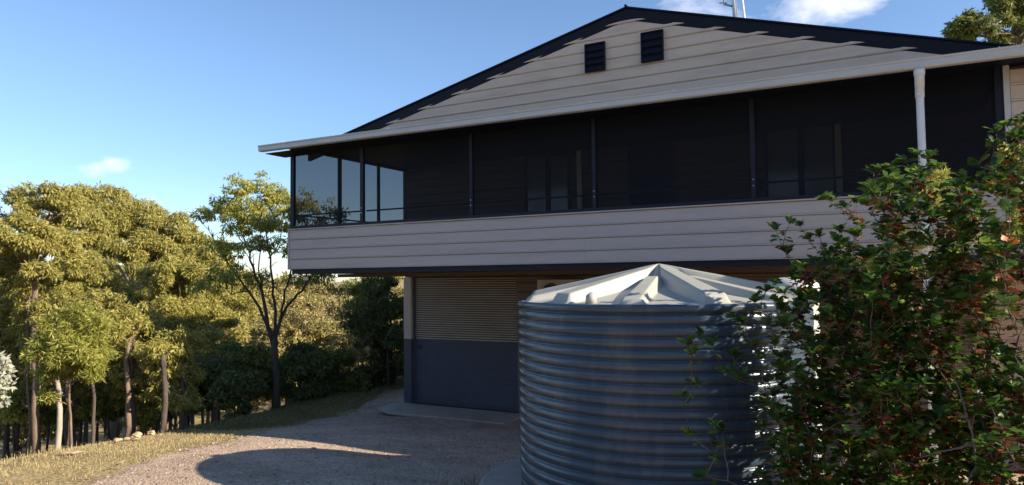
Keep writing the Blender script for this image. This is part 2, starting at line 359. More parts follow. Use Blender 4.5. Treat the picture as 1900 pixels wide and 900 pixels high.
box('bearer', M['brown'], hp, .02, 16, S-.02, S+.04, 2.965, 3.05)
jm = MB()
for k in range(27): jm.box(.3+k*.45, .345+k*.45, .1, S-.03, 3.042, 3.058)
jm.build('joists', M['brown'], hp, kind='stuff')
# posts, screens, rails
post_x = [.034, 1.745, 4.05, 6.21, 8.49, 11.24]; pw = [.045, .038, .03, .03, .032, .04]
for k, (x, w_) in enumerate(zip(post_x, pw)):
    z0 = 3.957; po = box('post', M['slate'], hp, x-w_, x+w_, -.018, .04, z0, 5.405, bevel=.004)
    if 0 < k < 5:
        b2 = MB()
        for zz in (4.12, 4.205): 
            q = MB().tube([(x, -.018, zz), (x, -.03, zz)], .0095, 8).build('bolt', M['metal'], po)
            q.matrix_parent_inverse = Matrix.Identity(4)
for a, b_ in zip(range(5), range(1, 6)):
    x0 = post_x[a]+pw[a]+.002; x1 = post_x[b_]-pw[b_]-.002
    MB().add([(x0, .012, 3.957), (x1, .012, 3.957), (x1, .012, 5.405), (x0, .012, 5.405)], [(0, 1, 2, 3)]).build('mesh_screen', M['mesh'], hp)
    MB().tube([(x0, .07, 4.16), (x1, .07, 4.16)], .014, 8).build('handrail', M['slate'], hp, smooth=True)
ends = [.04, 1.33, 2.58, S]
for y, w_ in ((1.33, .04), (2.58, .032)): box('end_post', M['slate'], hp, -.02, .03, y-w_, y+w_, 3.932, 5.45, bevel=.004)
for a, b_ in zip(ends[:-1], ends[1:]):
    MB().add([(.0, a+.042, 3.932), (.0, b_-.042, 3.932), (.0, b_-.042, 5.45), (.0, a+.042, 5.45)], [(0, 1, 2, 3)]).build('end_mesh_screen', M['mesh'], hp)
    MB().tube([(.07, a+.04, 4.165), (.07, b_-.04, 4.165)], .016, 8).build('end_handrail', M['slate'], hp, smooth=True)
box('screen_head', M['slate'], hp, -.02, 16, -.02, .05, 5.407, 5.46)
box('end_screen_head', M['slate'], hp, -.02, .05, .053, S, 5.452, 5.498)
box('ceiling', M['slate'], hp, -.01, 16, .2, S+.02, 5.50, 5.525)
# skirt roof, gutter
sk = MB(); sk.prism([(-.24, -.52, 5.415), (-.24, -.52, 5.43), (-.24, 1.1, 5.60), (-.24, 1.1, 5.58)], [(16, -.52, 5.32), (16, -.52, 5.335), (16, 1.1, 5.50), (16, 1.1, 5.485)])
sk.build('skirt_roof', M['roof'], hp)
box('eave_lining', M['roof'], hp, -.22, 16, -.44, .052, 5.30, 5.312)
gp = [(-.50, 5.325), (-.585, 5.325), (-.60, 5.34), (-.60, 5.405), (-.615, 5.415), (-.617, 5.434), (-.597, 5.437), (-.59, 5.43), (-.50, 5.42)]
# long gutter lengths with lap joints; the fall runs to the right
def gutter(x0, x1):
    f = lambda x: -.0055*max(0, x)
    mb = MB(); mb.prism([(x0, y, z+f(x0)) for y, z in gp], [(x1, y, z+f(x1)) for y, z in gp]); return mb.build('gutter', M['gutter'], hp)
gx = [-.23, 1.9, 4.3, 6.7, 9.1, 11.5, 16]
for a, b_ in zip(gx[:-1], gx[1:]):
    gutter(a, b_-.004)
    if b_ < 16:
        f = -.0055*b_; mb = MB(); mb.prism([(b_-.03, y*1.0-(.003 if y < -.55 else 0), z+f) for y, z in gp], [(b_+.03, y-(.003 if y < -.55 else 0), z+f) for y, z in gp]); mb.build('gutter_joiner', M['gutter'], hp)
for x in np.arange(.4, 12, 1.2): box('gutter_clip', M['gutter'], hp, x-.006, x+.006, -.612, -.45, 5.438-.0055*x, 5.444-.0055*x)
# downpipe
dx, dy_ = 10.44, -.40
mb = MB(); mb.tube([(dx, -.545, 5.262), (dx, -.545, 5.20), (dx, -.52, 5.155), (dx, -.46, 5.11), (dx, -.42, 5.075), (dx, dy_, 5.02), (dx, dy_, 4.9), (dx, dy_, 2.0), (dx, dy_, .4)], [.05, .05, .051, .051, .049, .044, .042, .042, .042], 16)
dp = mb.build('downpipe', M['pipe'], hp, smooth=True)
mb = MB().tube([(dx, dy_, 5.06), (dx, dy_, 4.97)], .049, 16); q = mb.build('pipe_socket', M['pipe'], hp, smooth=True)
mb = MB().tube([(dx, -.552, 5.265), (dx, -.548, 5.19)], .058, 16); q = mb.build('pipe_outlet', M['pipe'], hp, smooth=True)
for z in (4.05, 3.3): 
    box('pipe_bracket', M['metal'], hp, dx-.06, dx+.06, dy_+.03, -.03, z-.015, z+.015)
# house wall boards upstairs (verandah back wall) and openings
openings = [(3.2, 4.25, 3.95, 5.5), (5.52, 6.42, 3.16, 5.56), (8.08, 9.26, 3.95, 5.6)]
z = 3.16; r_ = 0
while z < 5.58:
    cuts = [0.0]+sum([[a, b_] for a, b_, z0, z1 in openings if z+.09 > z0 and z+.09 < z1], [])+[14.0]
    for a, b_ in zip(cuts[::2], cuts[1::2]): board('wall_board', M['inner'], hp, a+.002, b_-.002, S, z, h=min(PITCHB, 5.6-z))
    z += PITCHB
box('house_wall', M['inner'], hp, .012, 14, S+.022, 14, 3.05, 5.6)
for (a, b_, z0, z1) in (openings[0], openings[2]):
    wn = box('window', M['black'], hp, a, b_, S+.0222, S+.03, z0, z1)
    mid = (a+b_)/2+(.02)
    fr = MB().box(a, a+.05, S-.035, S+.02, z0, z1).box(b_-.05, b_, S-.035, S+.02, z0, z1).box(a+.052, b_-.052, S-.035, S+.02, z1-.05, z1).box(a+.052, b_-.052, S-.035, S+.02, z0, z0+.05)
    def sub(o): o.parent = wn; return o
    sub(fr.build('frame', M['slate'])); sub(MB().box(mid-.05, mid+.05, S-.03, S+.015, z0+.052, z1-.052).build('mullion', M['slate']))
    for (u0, u1) in ((a+.053, mid-.053), (mid+.053, b_-.053)): sub(MB().box(u0, u1, S-.005, S+.003, z0+.053, z1-.053).build('pane', M['glass']))
a, b_, z0, z1 = openings[1]
dr = box('door', M['slate'], hp, a+.05, b_-.05, S-.005, S+.02, z0, z1-.05)
def subd(o, pr): o.parent = pr; return o
subd(MB().box(a, a+.048, S-.03, S+.02, z0, z1).box(b_-.048, b_, S-.03, S+.02, z0, z1).box(a+.05, b_-.05, S-.03, S+.02, z1-.048, z1).build('frame', M['black']), dr)
subd(MB().tube([(a+.12, S-.04, 4.25), (a+.12, S-.01, 4.25)], .022, 10).build('handle', M['metal']), dr)
for x in (4.48, 9.30): box('wall_strip', M['pipe'], hp, x-.05, x+.05, S-.075, S-.03, 3.16, 5.6, bevel=.005)
box('corner_trim', M['inner'], hp, -.012, .045, S-.036, S-.03, 3.16, 5.6)
# right-hand projecting bit of wall beyond the screens
for r_ in range(29):
    z = .0+r_*PITCHB
    if z > 5.2: break
    if 3.0 < z+.1 < 3.95: continue
    if z > 3.95-PITCHB and z < 3.93: continue
    board('end_wall_board', M['tan'], hp, 11.35, 16, -.02 if z > 3.2 else 3.4, z+(.02 if z > 3.9 else 0))
box('end_wall_trim', M['gutter'], hp, 11.285, 11.345, -.045, .03, 3.96, 5.39)
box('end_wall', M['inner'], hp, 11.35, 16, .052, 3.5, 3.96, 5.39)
# garage storey
zc = 1.54
sj = MB()
box('door_post', M['tan'], hp, .0, .21, S-.05, S+.10, zc, 2.96, bevel=.006); box('door_post', M['slate2'], hp, .0, .21, S-.05, S+.10, .0, zc-.002, bevel=.006, label='slate painted lower half of the post')
box('door_guide', M['slate2'], hp, .213, .27, S+.03, S+.11, .03, 2.955)
box('door_head', M['brown'], hp, .0, 12, S+.0, S+.08, 2.962, 2.975)
d1 = MB(); zz0 = zc; 
def slats(x0, x1, za, zb, n, y, depth=.016):
    mb = MB(); st = (zb-za)/n; pts = []
    for k in range(n):
        z = za+k*st
        pts += [(y+depth, z), (y+depth, z+st*.28), (y+.006, z+st*.34), (y, z+st*.6), (y+.006, z+st*.92), (y+depth, z+st*.97)]
    pts.append((y+depth, zb)); vs = [(x, py, pz) for py, pz in pts for x in (x0, x1)]
    fs = [(2*i, 2*i+1, 2*i+3, 2*i+2) for i in range(len(pts)-1)]
    return mb.add(vs, fs)
uc = MB(); st = (2.955-zc)/28
for k in range(28):
    a_, b_ = zc+k*st+.001, zc+k*st+st*.70; sec = [(S+.075, a_), (S+.054, a_+.006), (S+.048, (a_+b_)/2), (S+.054, b_-.006), (S+.075, b_)]
    uc.prism([(.272, y, z) for y, z in sec], [(2.95, y, z) for y, z in sec])
uc.build('upper_curtain', M['tan'], hp, kind='stuff')
box('groove_shade_sheet', M['black'], hp, .272, 2.95, S+.085, S+.095, zc, 2.955)  # black sheet behind the slat gaps stands in for groove shade
slats(.272, 2.95, .085, zc-.002, 30, S+.050, .004).build('lower_curtain', M['slate2'], hp)
box('door_bottom_bar', M['slate2'], hp, .272, 2.95, S+.03, S+.08, .078, .085+.05)
lk = box('door_lock', M['black'], hp, .34, .44, S+.02, S+.045, 1.32, 1.40)
box('garage_wall', M['inner'], hp, .02, 14, S+.12, 14, 0, 3.04)
z = 0.0
while z < 2.9:
    board('lower_wall_board', M['wallb'], hp, 2.962, 4.78, S+.03, z, h=min(PITCHB, 2.955-z)); z += PITCHB
box('door_post', M['slate2'], hp, 4.79, 4.9, S-.02, S+.1, .0, 2.96)
slats(4.91, 11.3, .05, 2.95, 52, S+.05, .03).build('second_door_curtain', M['wallb'], hp)
# gable: boards, barge boards, vents, roof
GY = 1.0; RX, RZ = 6.42, 7.262; kL = .2397; kR = .293
def lineL(z, off=.185): return RX-(RZ-off-z)/kL
def lineR(z, off=.185): return RX+(RZ-off-z)/kR
gprof = [(-.002, 0), (-.012, .004), (-.018, .012), (-.021, .022), (-.019, .034), (-.013, .046), (-.012, PITCHB-.012), (-.002, PITCHB-.002)]
z = 5.565; GP = .1825
zs = []
while z < RZ-.21: zs.append(z); z += GP
for z in zs:
    h = min(GP, RZ-.19-z)
    top_ok = lambda zz: min(zz, RZ-.188)
    board('gable_board', M['gable'], hp, 0, 0, GY, z, h=h, p=gprof,
          xl=lambda zz, dz: lineL(top_ok(zz))-(.19 if dz < .025 else (.15 if dz < .04 else (.06 if dz < .05 else 0))),
          xr=lambda zz, dz: lineR(top_ok(zz))+(.16 if dz < .025 else (.13 if dz < .04 else (.05 if dz < .05 else 0))))
def barge(sgn, k, xend):
    zend = RZ-abs(xend-RX)*k; mb = MB()
    a = [(RX, GY-.014, RZ), (RX, GY-.014, RZ-.195), (RX, GY+.06, RZ-.195), (RX, GY+.06, RZ)]
    b2 = [(xend, y, z-RZ+zend) for _, y, z in a]
    (mb.prism(a, b2) if sgn > 0 else mb.prism(b2, a)); return mb.build('barge_board', M['roof'], hp)
barge(-1, kL, -.55); barge(1, kR, 13.0)
for sgn, k, xe in ((-1, kL, -.6), (1, kR, 13.1)):
    ze = RZ-abs(xe-RX)*k; mb = MB()
    a = [(RX, GY-.04, RZ+.004), (RX, GY-.04, RZ+.03), (RX, 14.5, RZ+.03), (RX, 14.5, RZ+.004)]
    b2 = [(xe, y, z-RZ+ze) for _, y, z in a]
    mb.prism(a, b2); mb.build('roof', M['roof'], hp)
mb = MB(); mb.tube([(RX, GY-.07, RZ+.03), (RX, 14.5, RZ+.03)], .022, 8).build('ridge_cap', M['roof'], hp)
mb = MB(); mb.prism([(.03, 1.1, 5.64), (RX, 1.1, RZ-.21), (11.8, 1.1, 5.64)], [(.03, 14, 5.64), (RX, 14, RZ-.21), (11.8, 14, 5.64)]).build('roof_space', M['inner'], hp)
for (x0, x1, z0, z1) in ((5.71, 6.04, 6.30, 6.775), (6.675, 7.013, 6.315, 6.80)):
    v = box('gable_vent', M['black'], hp, x0, x1, GY-.035, GY-.029, z0, z1)
    f = MB().box(x0-.012, x0+.006, GY-.075, GY-.03, z0, z1).box(x1-.006, x1+.012, GY-.075, GY-.03, z0, z1).box(x0+.007, x1-.007, GY-.07, GY-.036, z1-.012, z1).box(x0+.007, x1-.007, GY-.07, GY-.036, z0, z0+.012)
    subd(f.build('frame', M['roof']), v)
    for k in range(4):
        za = z0+.016+k*(z1-z0-.03)/4; hh = (z1-z0-.03)/4
        l = MB().prism([(x0+.007, GY-.078, za), (x0+.007, GY-.075, za+.008), (x0+.007, GY-.037, za+hh*.95), (x0+.007, GY-.037, za+hh*.8)],
                       [(x1-.007, GY-.078, za), (x1-.007, GY-.075, za+.008), (x1-.007, GY-.037, za+hh*.95), (x1-.007, GY-.037, za+hh*.8)])
        subd(l.build('louvre', M['roof']), v)
box('roof_end', M['roof'], hp, 12.55, 13.6, 2.0, 3.4, 5.7, 6.02)

# floodlight under the verandah corner
fl = empty('floodlight', (.36, -.0, 3.02), 'small square floodlight with a tan reflection coloured into its lens, hanging under the left verandah corner', 'floodlight')
mb = MB(); mb.prism([(.30, .0, 2.91), (.455, .0, 2.91), (.455, -.0, 3.00), (.30, -.0, 3.00)], [(.315, .05, 2.925), (.44, .05, 2.925), (.44, .05, 2.99), (.315, .05, 2.99)])
mb.build('housing', M['slate'], fl)
MB().box(.314, .441, -.006, .001, 2.923, 2.988).build('lens', M['lens'], fl)
MB().box(.365, .385, .01, .03, 2.99, 3.043).build('bracket', M['slate'], fl)

# air conditioner outdoor unit on the lower wall
ac = empty('air_conditioner', (4.1, 3.3, 2.3), 'beige air conditioner outdoor unit fixed high on the shaded lower wall', 'air conditioner')
x0, x1, z0, z1 = 3.66, 4.5, 2.32, 2.88
MB().box(x0, x1, 3.12, 3.44, z0, z1).build('casing', M['acbox'], ac, bevel=.01)
MB().tube([(3.98, 3.117, 2.6), (3.98, 3.10, 2.6)], .21, 24).build('fan_ring', M['black'], ac)
g_ = MB()
for k in range(8): g_.box(3.78, 4.18, 3.085, 3.092, 2.42+k*.05, 2.426+k*.05)
g_.build('grille', M['acbox'], ac)
for x in (3.8, 4.35): MB().box(x-.02, x+.02, 3.15, 3.53, 2.28, 2.318).build('bracket', M['metal'], ac)

# antenna
an = empty('antenna_mast', (7.78, 1.6, 6.9), 'white antenna mast with a thin stay pole rising behind the ridge', 'antenna')
az_ = h = RZ-(7.84-RX)*kR
MB().tube([(7.97, 1.9, az_-.05), (7.93, 1.9, 7.45), (7.90, 1.9, 8.3)], [.042, .04, .036], 12).build('mast', M['white'], an, smooth=True)
MB().tube([(8.12, 1.9, az_-.1), (8.06, 1.9, 7.45), (8.02, 1.9, 8.2)], .017, 8).build('stay_pole', M['white'], an)
MB().tube([(7.80, 1.78, 7.33), (7.93, 1.9, 7.30)], .016, 6).build('dipole_arm', M['black'], an)
MB().tube([(7.74, 1.72, 7.335), (7.84, 1.8, 7.35)], .009, 6).tube([(7.80, 1.76, 7.32), (7.80, 1.76, 7.44)], .009, 6).build('dipole', M['black'], an)

# ------------------------------------------------------------------ tanks
TC = Vector((8.11, -3.07, 0)); TR = 1.38; TZ0, TZ1 = .93, 2.71
tank = empty('water_tank', (TC.x, TC.y, TZ0), 'large grey ribbed plastic rainwater tank with pale conical lid in front of the garage', 'water tank')
def lathe(prof, seg, cx, cy):
    n = len(prof); V = []; an = np.arange(seg)*2*np.pi/seg
    P = np.array(prof); V = np.stack([cx+P[:, 0:1]*np.cos(an)[None], cy+P[:, 0:1]*np.sin(an)[None], P[:, 1:2]+0*an[None]], -1).reshape(-1, 3)
    i = np.arange(n*seg).reshape(n, seg); j = np.roll(i, -1, 1)
    F = np.stack([i[:-1], j[:-1], j[1:], i[1:]], -1).reshape(-1, 4); return V, F
pr = [(TR-.05, TZ0), (TR-.012, TZ0+.012), (TR-.004, TZ0+.04), (TR-.004, TZ0+.115)]
nr = 17; zb = TZ0+.125; zt = TZ1-.075; st = (zt-zb)/nr
for k in range(nr):
    for q in np.linspace(0, 1, 13)[:-1]:
        bulge = (abs(math.sin(math.pi*q)))**.36
        pr.append((TR-.032+.032*bulge, zb+(k+q)*st))
pr += [(TR-.032, zt), (TR-.004, zt+.008), (TR+.008, zt+.02), (TR+.010, zt+.05), (TR+.002, zt+.068), (TR-.02, TZ1)]
V, F = lathe(pr, 160, TC.x, TC.y); me = npmesh('tank_wall', V, F, 4); me.polygons.foreach_set('use_smooth', [True]*len(F)); link('tank_wall', me, M['tank'], tank)
# lid: cone with twelve radial ribs, alternate ones taller
cam_az = math.atan2(CAM.y-TC.y, CAM.x-TC.x)
nt_, nr_ = 1200, 60
th = np.arange(nt_)*2*np.pi/nt_; rr = np.linspace(0, 1, nr_)
Tn, Rr = np.meshgrid(th, rr)
APEX = 3.055
base = TZ1-.012+(APEX-.05-TZ1)*(1-Rr)**1.0*.86 - .0
ph = (Tn-cam_az+math.radians(10))/math.radians(30); kk = np.round(ph); dphi = (ph-kk)*math.radians(30)
arc = np.abs(dphi)*Rr*TR
major = (np.mod(kk, 2) == 1)
wid = np.where(major, .045+.035*Rr, .035+.03*Rr)
ridge_line = APEX-(APEX-(TZ1+.085))*Rr/.94
hrib = np.where(major, np.maximum(ridge_line-base, 0), np.maximum((ridge_line-base)*.55, 0)*smooth(.12, .3, Rr))
ribm = 1-smooth(0, 1, (arc-wid)/(.065*np.minimum(1, Rr*3+.15)))
endf = 1-smooth(.93, .985, Rr)
# scooped panels between the ribs and a short boss near the eave of each panel
pan = -.028*np.sin(np.pi*np.clip(Rr*1.02, 0, 1))*(1-ribm)
Zl = base+hrib*ribm*endf+pan
tip = np.exp(-(Rr/.10)**2); Zl = Zl*(1-tip)+(APEX-.22*Rr)*tip
Rl = Rr*(TR-.018)
V = np.stack([TC.x+Rl*np.cos(Tn), TC.y+Rl*np.sin(Tn), Zl], -1).reshape(-1, 3); i = np.arange(nt_*nr_).reshape(nr_, nt_); j = np.roll(i, -1, 1)
F = np.stack([i[:-1], i[1:], j[1:], j[:-1]], -1).reshape(-1, 4)
me = npmesh('lid', V, F, 4); me.polygons.foreach_set('use_smooth', [True]*len(F)); link('lid', me, M['lid'], tank)
def tpt(deg, r, z): a_ = cam_az-math.radians(-deg); return Vector((TC.x+r*math.cos(a_), TC.y+r*math.sin(a_), z))
mb = MB(); mb.tube([tpt(-27, TR*.90, TZ1-.01), tpt(-27, TR*.90, TZ1+.06), tpt(-27, TR*.885, TZ1+.075)], [.05, .046, .03], 16).build('lid_boss', M['lid'], tank, smooth=True)
# concrete pad
mb = MB(); pad = []
for k in range(40):
    a_ = 2*math.pi*k/40; pad.append((TC.x+(TR+.42)*math.cos(a_), TC.y+(TR+.42)*math.sin(a_)))
mb.prism([(x, y, TZ0-.35) for x, y in pad], [(x, y, TZ0-.004) for x, y in pad]); tag(mb.build('tank_pad', M['concrete'], bevel=.03), kind='structure')
# white tank behind the shrub
T2 = Vector((9.14, -1.66, 0)); R2 = .27; Z2 = 2.88
t2 = empty('water_tank', (T2.x, T2.y, .6), 'white ribbed plastic tank mostly hidden by the shrub, right of the grey tank', 'water tank')
pr = [(R2-.04, .55), (R2, .6)]
for k in range(15):
    for q in (0, .15, .4, .6, .85): pr.append((R2-.025+.025*(abs(math.sin(math.pi*q))**.6), .6+(k+q)*.14))
pr += [(R2-.025, 2.70), (R2, 2.72), (R2, 2.76)]
V, F = lathe(pr, 64, T2.x, T2.y); me = npmesh('tank_wall', V, F, 4); me.polygons.foreach_set('use_smooth', [True]*len(F)); link('tank_wall', me, M['whitetank'], t2)
pr = [(R2+.004, 2.755), (R2+.012, 2.78), (R2, 2.83), (R2*.8, Z2), (R2*.4, Z2+.02), (.001, Z2+.025)]
V, F = lathe(pr, 64, T2.x, T2.y); me = npmesh('lid', V, F, 4); me.polygons.foreach_set('use_smooth', [True]*len(F)); link('lid', me, M['whitetank'], t2)

# ------------------------------------------------------------------ vegetation
def leaves(P, D, L, Wd, r, Nh=None):
    """one diamond leaf (two folded triangles) per point; D = pointing direction"""
    n = len(P); D = D/np.linalg.norm(D, axis=1, keepdims=True)
    rv = r.normal(size=(n, 3))
    if Nh is not None: rv = rv*.55+Nh
    X = np.cross(D, rv); X /= np.linalg.norm(X, axis=1, keepdims=True)
    Nn = np.cross(D, X); L = L[:, None]; Wd = Wd[:, None]
    V = np.stack([P, P+D*L*.45+X*Wd*.5+Nn*L*.06, P+D*L, P+D*L*.45-X*Wd*.5+Nn*L*.06], 1).reshape(-1, 3)
    F = np.arange(4*n).reshape(n, 4)
    return V, F
NH = []
def nh():
    a = np.concatenate(NH); NH.clear(); return a
def clump_points(c, rad, n, r, flat=.8, sub=9, droop=.5):
    """leaves gathered in small puffs on the upper shell of a rounded clump"""
    c = np.array(c); k = sub
    d = r.normal(size=(k, 3)); d /= np.linalg.norm(d, axis=1, keepdims=True); d[:, 2] = np.abs(d[:, 2])*1.2-.55
    d /= np.linalg.norm(d, axis=1, keepdims=True)
    cs = d*rad*r.uniform(.5, .92, (k, 1)); w_ = r.uniform(.5, 1.4, k); w_ /= w_.sum()
    idx = r.choice(k, n, p=w_); sr = rad*r.uniform(.22, .38, k)[idx][:, None]
    q = r.normal(size=(n, 3)); q /= np.linalg.norm(q, axis=1, keepdims=True)
    q[:, 2] = np.where(q[:, 2] < -.1, q[:, 2]*.8, q[:, 2])
    P = cs[idx]+q*sr*r.uniform(.35, 1.0, (n, 1))**.6*np.array([1.08, 1.08, .85])
    D = q*.5+r.normal(size=(n, 3))*.55; D[:, 2] -= droop
    P[:, 2] *= flat
    NH.append(q*.8+np.array([.45, -.15, .3])); return P+c, D, cs*np.array([1, 1, flat])+c
LM = {}
LM['olive'] = leafmat('olive_gum_leaf', [(0, (.13, .12, .03)), (.3, (.27, .245, .06)), (.65, (.42, .37, .10)), (1, (.55, .47, .18))], .42)
LM['gold'] = leafmat('golden_wattle_leaf', [(0, (.13, .125, .025)), (.35, (.28, .255, .055)), (.7, (.43, .38, .10)), (1, (.56, .48, .18))], .42)
LM['lime'] = leafmat('yellow_green_leaf', [(0, (.10, .12, .018)), (.4, (.32, .33, .07)), (.8, (.54, .50, .13)), (1, (.62, .50, .22))], .5)
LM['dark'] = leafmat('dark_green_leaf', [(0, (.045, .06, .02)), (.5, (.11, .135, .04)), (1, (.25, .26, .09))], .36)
LM['mid'] = leafmat('mid_green_leaf', [(0, (.07, .09, .022)), (.5, (.19, .21, .05)), (1, (.36, .34, .10))], .42)
LM['pale'] = leafmat('silver_leaf', [(0, (.25, .27, .2)), (.5, (.42, .43, .33)), (1, (.6, .58, .45))], .25)
LM['far'] = leafmat('distant_leaf', [(0, (.09, .09, .025)), (.35, (.24, .20, .06)), (.7, (.40, .32, .12)), (1, (.52, .40, .19))], .3)
def limb(a, b_, r, k=5, sag=.12):
    a = Vector(a); b_ = Vector(b_); L = (b_-a).length; out_ = []
    for i in range(k+1):
        t_ = i/k; p = a.lerp(b_, t_); wob = math.sin(math.pi*t_)*L*sag
        p = p+Vector((r.normal()*wob*.35, r.normal()*wob*.35, wob*.5*(1 if i < k else 0))); out_.append(p)
    return out_
def tree(name, label, cat, base, forks, clumps, leafm, bark, seed, trunk_r=.09, leafL=.13, dens=1.0, group=None, twigs=True, flat=1.0, sub=20, droop=.7, lw=.27):
    """base: ground point; forks: points up the trunk; clumps: (centre, radius, leaves)"""
    r = np.random.default_rng(seed); base = Vector(base)
    t = empty(name, base, label, cat, group)
    mb = MB(); pts = [base+Vector((0, 0, -.25))]+[Vector(f) for f in forks]
    full = [pts[0]]
    for a, b_ in zip(pts[:-1], pts[1:]):
        n = 4
        for i in range(1, n+1):
            t_ = i/n; w_ = (b_-a).length*.012
            full.append(a.lerp(b_, t_)+Vector((r.normal()*w_, r.normal()*w_, 0)))
    K = len(full); rads = [trunk_r*(1.25 if i == 0 else 1)*(1-.55*i/K) for i in range(K)]
    mb.tube(full, rads, 10)
    Ps = []; Ds = []; top = full[-1]; rt = rads[-1]
    for ci, (c, rad, n) in enumerate(clumps):
        c = Vector(c); P, D, cs = clump_points(c, rad, int(n*dens), r, flat, sub, droop); Ps.append(P); Ds.append(D)
        cand = [p for p in full[len(full)//3:]]; st_ = min(cand, key=lambda p: (p-c).length+max(0, p.z-c.z+.2)*1.5)
        j = full.index(st_) if st_ in full else K-1
        lp = limb(st_, c-Vector((0, 0, rad*.25)), r); r0 = min(rads[j]*.6, .03+.02*rad)
        mb.tube(lp, [r0*(1-.6*i/len(lp)) for i in range(len(lp))], 7)
        if twigs:
            for q in cs[:7]: 
                tp = limb(lp[-2], q, r, 3); mb.tube(tp, [r0*.38, r0*.3, r0*.2, r0*.1], 5)
    mb.build('trunk', bark, t, smooth=True)
    P = np.concatenate(Ps); D = np.concatenate(Ds); n = len(P); L = leafL*.88*r.uniform(.6, 1.35, n)
    V, F = leaves(P, D, L, L*lw*r.uniform(.8, 1.3, n), r, nh())
    me = npmesh('crown', V, F, 4); o = link('crown', me, leafm, t)
    return t
def gp_(px, py, depth):                    # a ground point below a seen point
    p = PW(px, py, depth); return Vector((p.x, p.y, h1(p.x, p.y)))
def C(px, py, depth, rpx, n):              # clump: place, distance, radius given as seen
    return (PW(px, py, depth), 1.3*rpx*depth/FOC, int(n*2.2))
GL = 'gum and wattle trees on the bank'
# big left gum with a bare trunk
D0 = 12.6
tree('gum_tree', 'tall gum with bare tan trunk at far left edge of the bank', 'tree', gp_(68, 800, D0), [PW(68, 700, D0), PW(64, 610, D0), PW(66, 540, D0), PW(60, 500, D0)],
     [C(95, 385, D0+.3, 42, 2600), C(35, 440, D0-.4, 46, 2800), (PW(100, 450, D0), 46*D0/FOC, 2800), C(140, 430, D0+1, 40, 2400), C(20, 495, D0+.4, 32, 1500), C(10, 390, D0+1, 36, 1900), C(150, 500, D0+.8, 30, 1500), C(70, 505, D0-.2, 24, 800)],
     LM['olive'], M['bark'], 11, .075, .085, dens=1.4)
# the wide domed gum behind
D0 = 26
tree('gum_tree', 'broad olive gum with pale slanting limbs, its dome the highest in the left group', 'tree', gp_(236, 800, D0), [PW(232, 700, D0), PW(225, 620, D0), PW(250, 540, D0)],
     [C(150, 400, D0+1, 44, 3000), C(205, 395, D0, 44, 3200), C(255, 420, D0+.6, 46, 3200), C(305, 435, D0, 44, 3000), C(350, 455, D0+.8, 42, 2700), C(215, 455, D0-1, 44, 2800), C(275, 480, D0-.6, 44, 2800), C(165, 465, D0, 40, 2300), C(385, 490, D0+.4, 36, 1900), C(330, 500, D0-.6, 36, 1900)],
     LM['olive'], M['palebark'], 12, .17, .14, dens=1.7)
D0 = 21
tree('wattle_tree', 'golden domed wattle in the middle of the left group, brightest crown', 'tree', gp_(292, 790, D0), [PW(286, 740, D0), PW(284, 690, D0), PW(290, 640, D0)],
     [C(295, 590, D0, 48, 3800), C(345, 615, D0+.4, 44, 3200), C(250, 620, D0, 44, 3200), C(300, 650, D0-.4, 48, 3200), C(360, 665, D0, 34, 2000), C(260, 680, D0-.3, 36, 2000), C(325, 700, D0, 34, 1500)],
     LM['gold'], M['darkbark'], 13, .13, .125, dens=1.35)
D0 = 19
tree('wattle_tree', 'rounded wattle clump below the tall dome, left of the golden one', 'tree', gp_(210, 795, D0), [PW(211, 735, D0), PW(208, 670, D0), PW(205, 610, D0)],
     [C(150, 500, D0, 36, 2300), C(190, 520, D0-.3, 38, 2400), C(120, 560, D0, 38, 2400), C(180, 575, D0-.3, 42, 2700), C(230, 560, D0+.4, 36, 2000), C(160, 620, D0, 40, 2400), C(215, 630, D0-.2, 40, 2400), C(235, 690, D0, 36, 1800), C(190, 690, D0, 34, 1500)],
     LM['gold'], M['bark'], 14, .13, .115, dens=1.3)
D0 = 23
tree('wattle_tree', 'golden wattle with small puffs beside the slender dark limbed tree', 'tree', gp_(345, 770, D0), [PW(350, 700, D0), PW(352, 620, D0)],
     [C(330, 510, D0-1, 32, 1900), C(300, 520, D0-.5, 32, 1900), C(375, 540, D0, 34, 1900), C(395, 590, D0, 32, 1700), C(350, 560, D0, 34, 1700), C(405, 640, D0, 30, 1400), C(390, 520, D0+1, 30, 1500)],
     LM['gold'], M['darkbark'], 15, .13, .135, dens=1.3)
D0 = 10.9
tree('wattle_sapling', 'young feathery yellow green wattle with thin stem in front of the trunks', 'tree', gp_(131, 825, D0), [PW(131, 770, D0), PW(127, 700, D0), PW(125, 660, D0)],
     [C(120, 610, D0, 34, 900), C(155, 600, D0, 30, 750), C(95, 650, D0, 32, 800), C(145, 655, D0-.2, 36, 1000), C(170, 650, D0, 26, 600), C(110, 690, D0, 30, 700), C(160, 690, D0, 24, 450), C(90, 735, D0, 14, 120)],
     LM['lime'], M['bark'], 16, .022, .10, droop=.3, lw=.17, dens=1.2)
D0 = 14.2
tree('gum_tree', 'low dull green gum at the left margin with crown beside the bare trunk', 'tree', gp_(18, 800, D0), [PW(17, 720, D0), PW(14, 650, D0)],
     [C(5, 560, D0, 46, 2600), C(45, 585, D0+1, 36, 1700), C(10, 630, D0, 40, 1900), C(90, 540, D0+1.5, 36, 1700), C(95, 610, D0+2, 34, 1500), C(50, 660, D0+2, 30, 1100)],
     LM['olive'], M['darkbark'], 17, .06, .11)
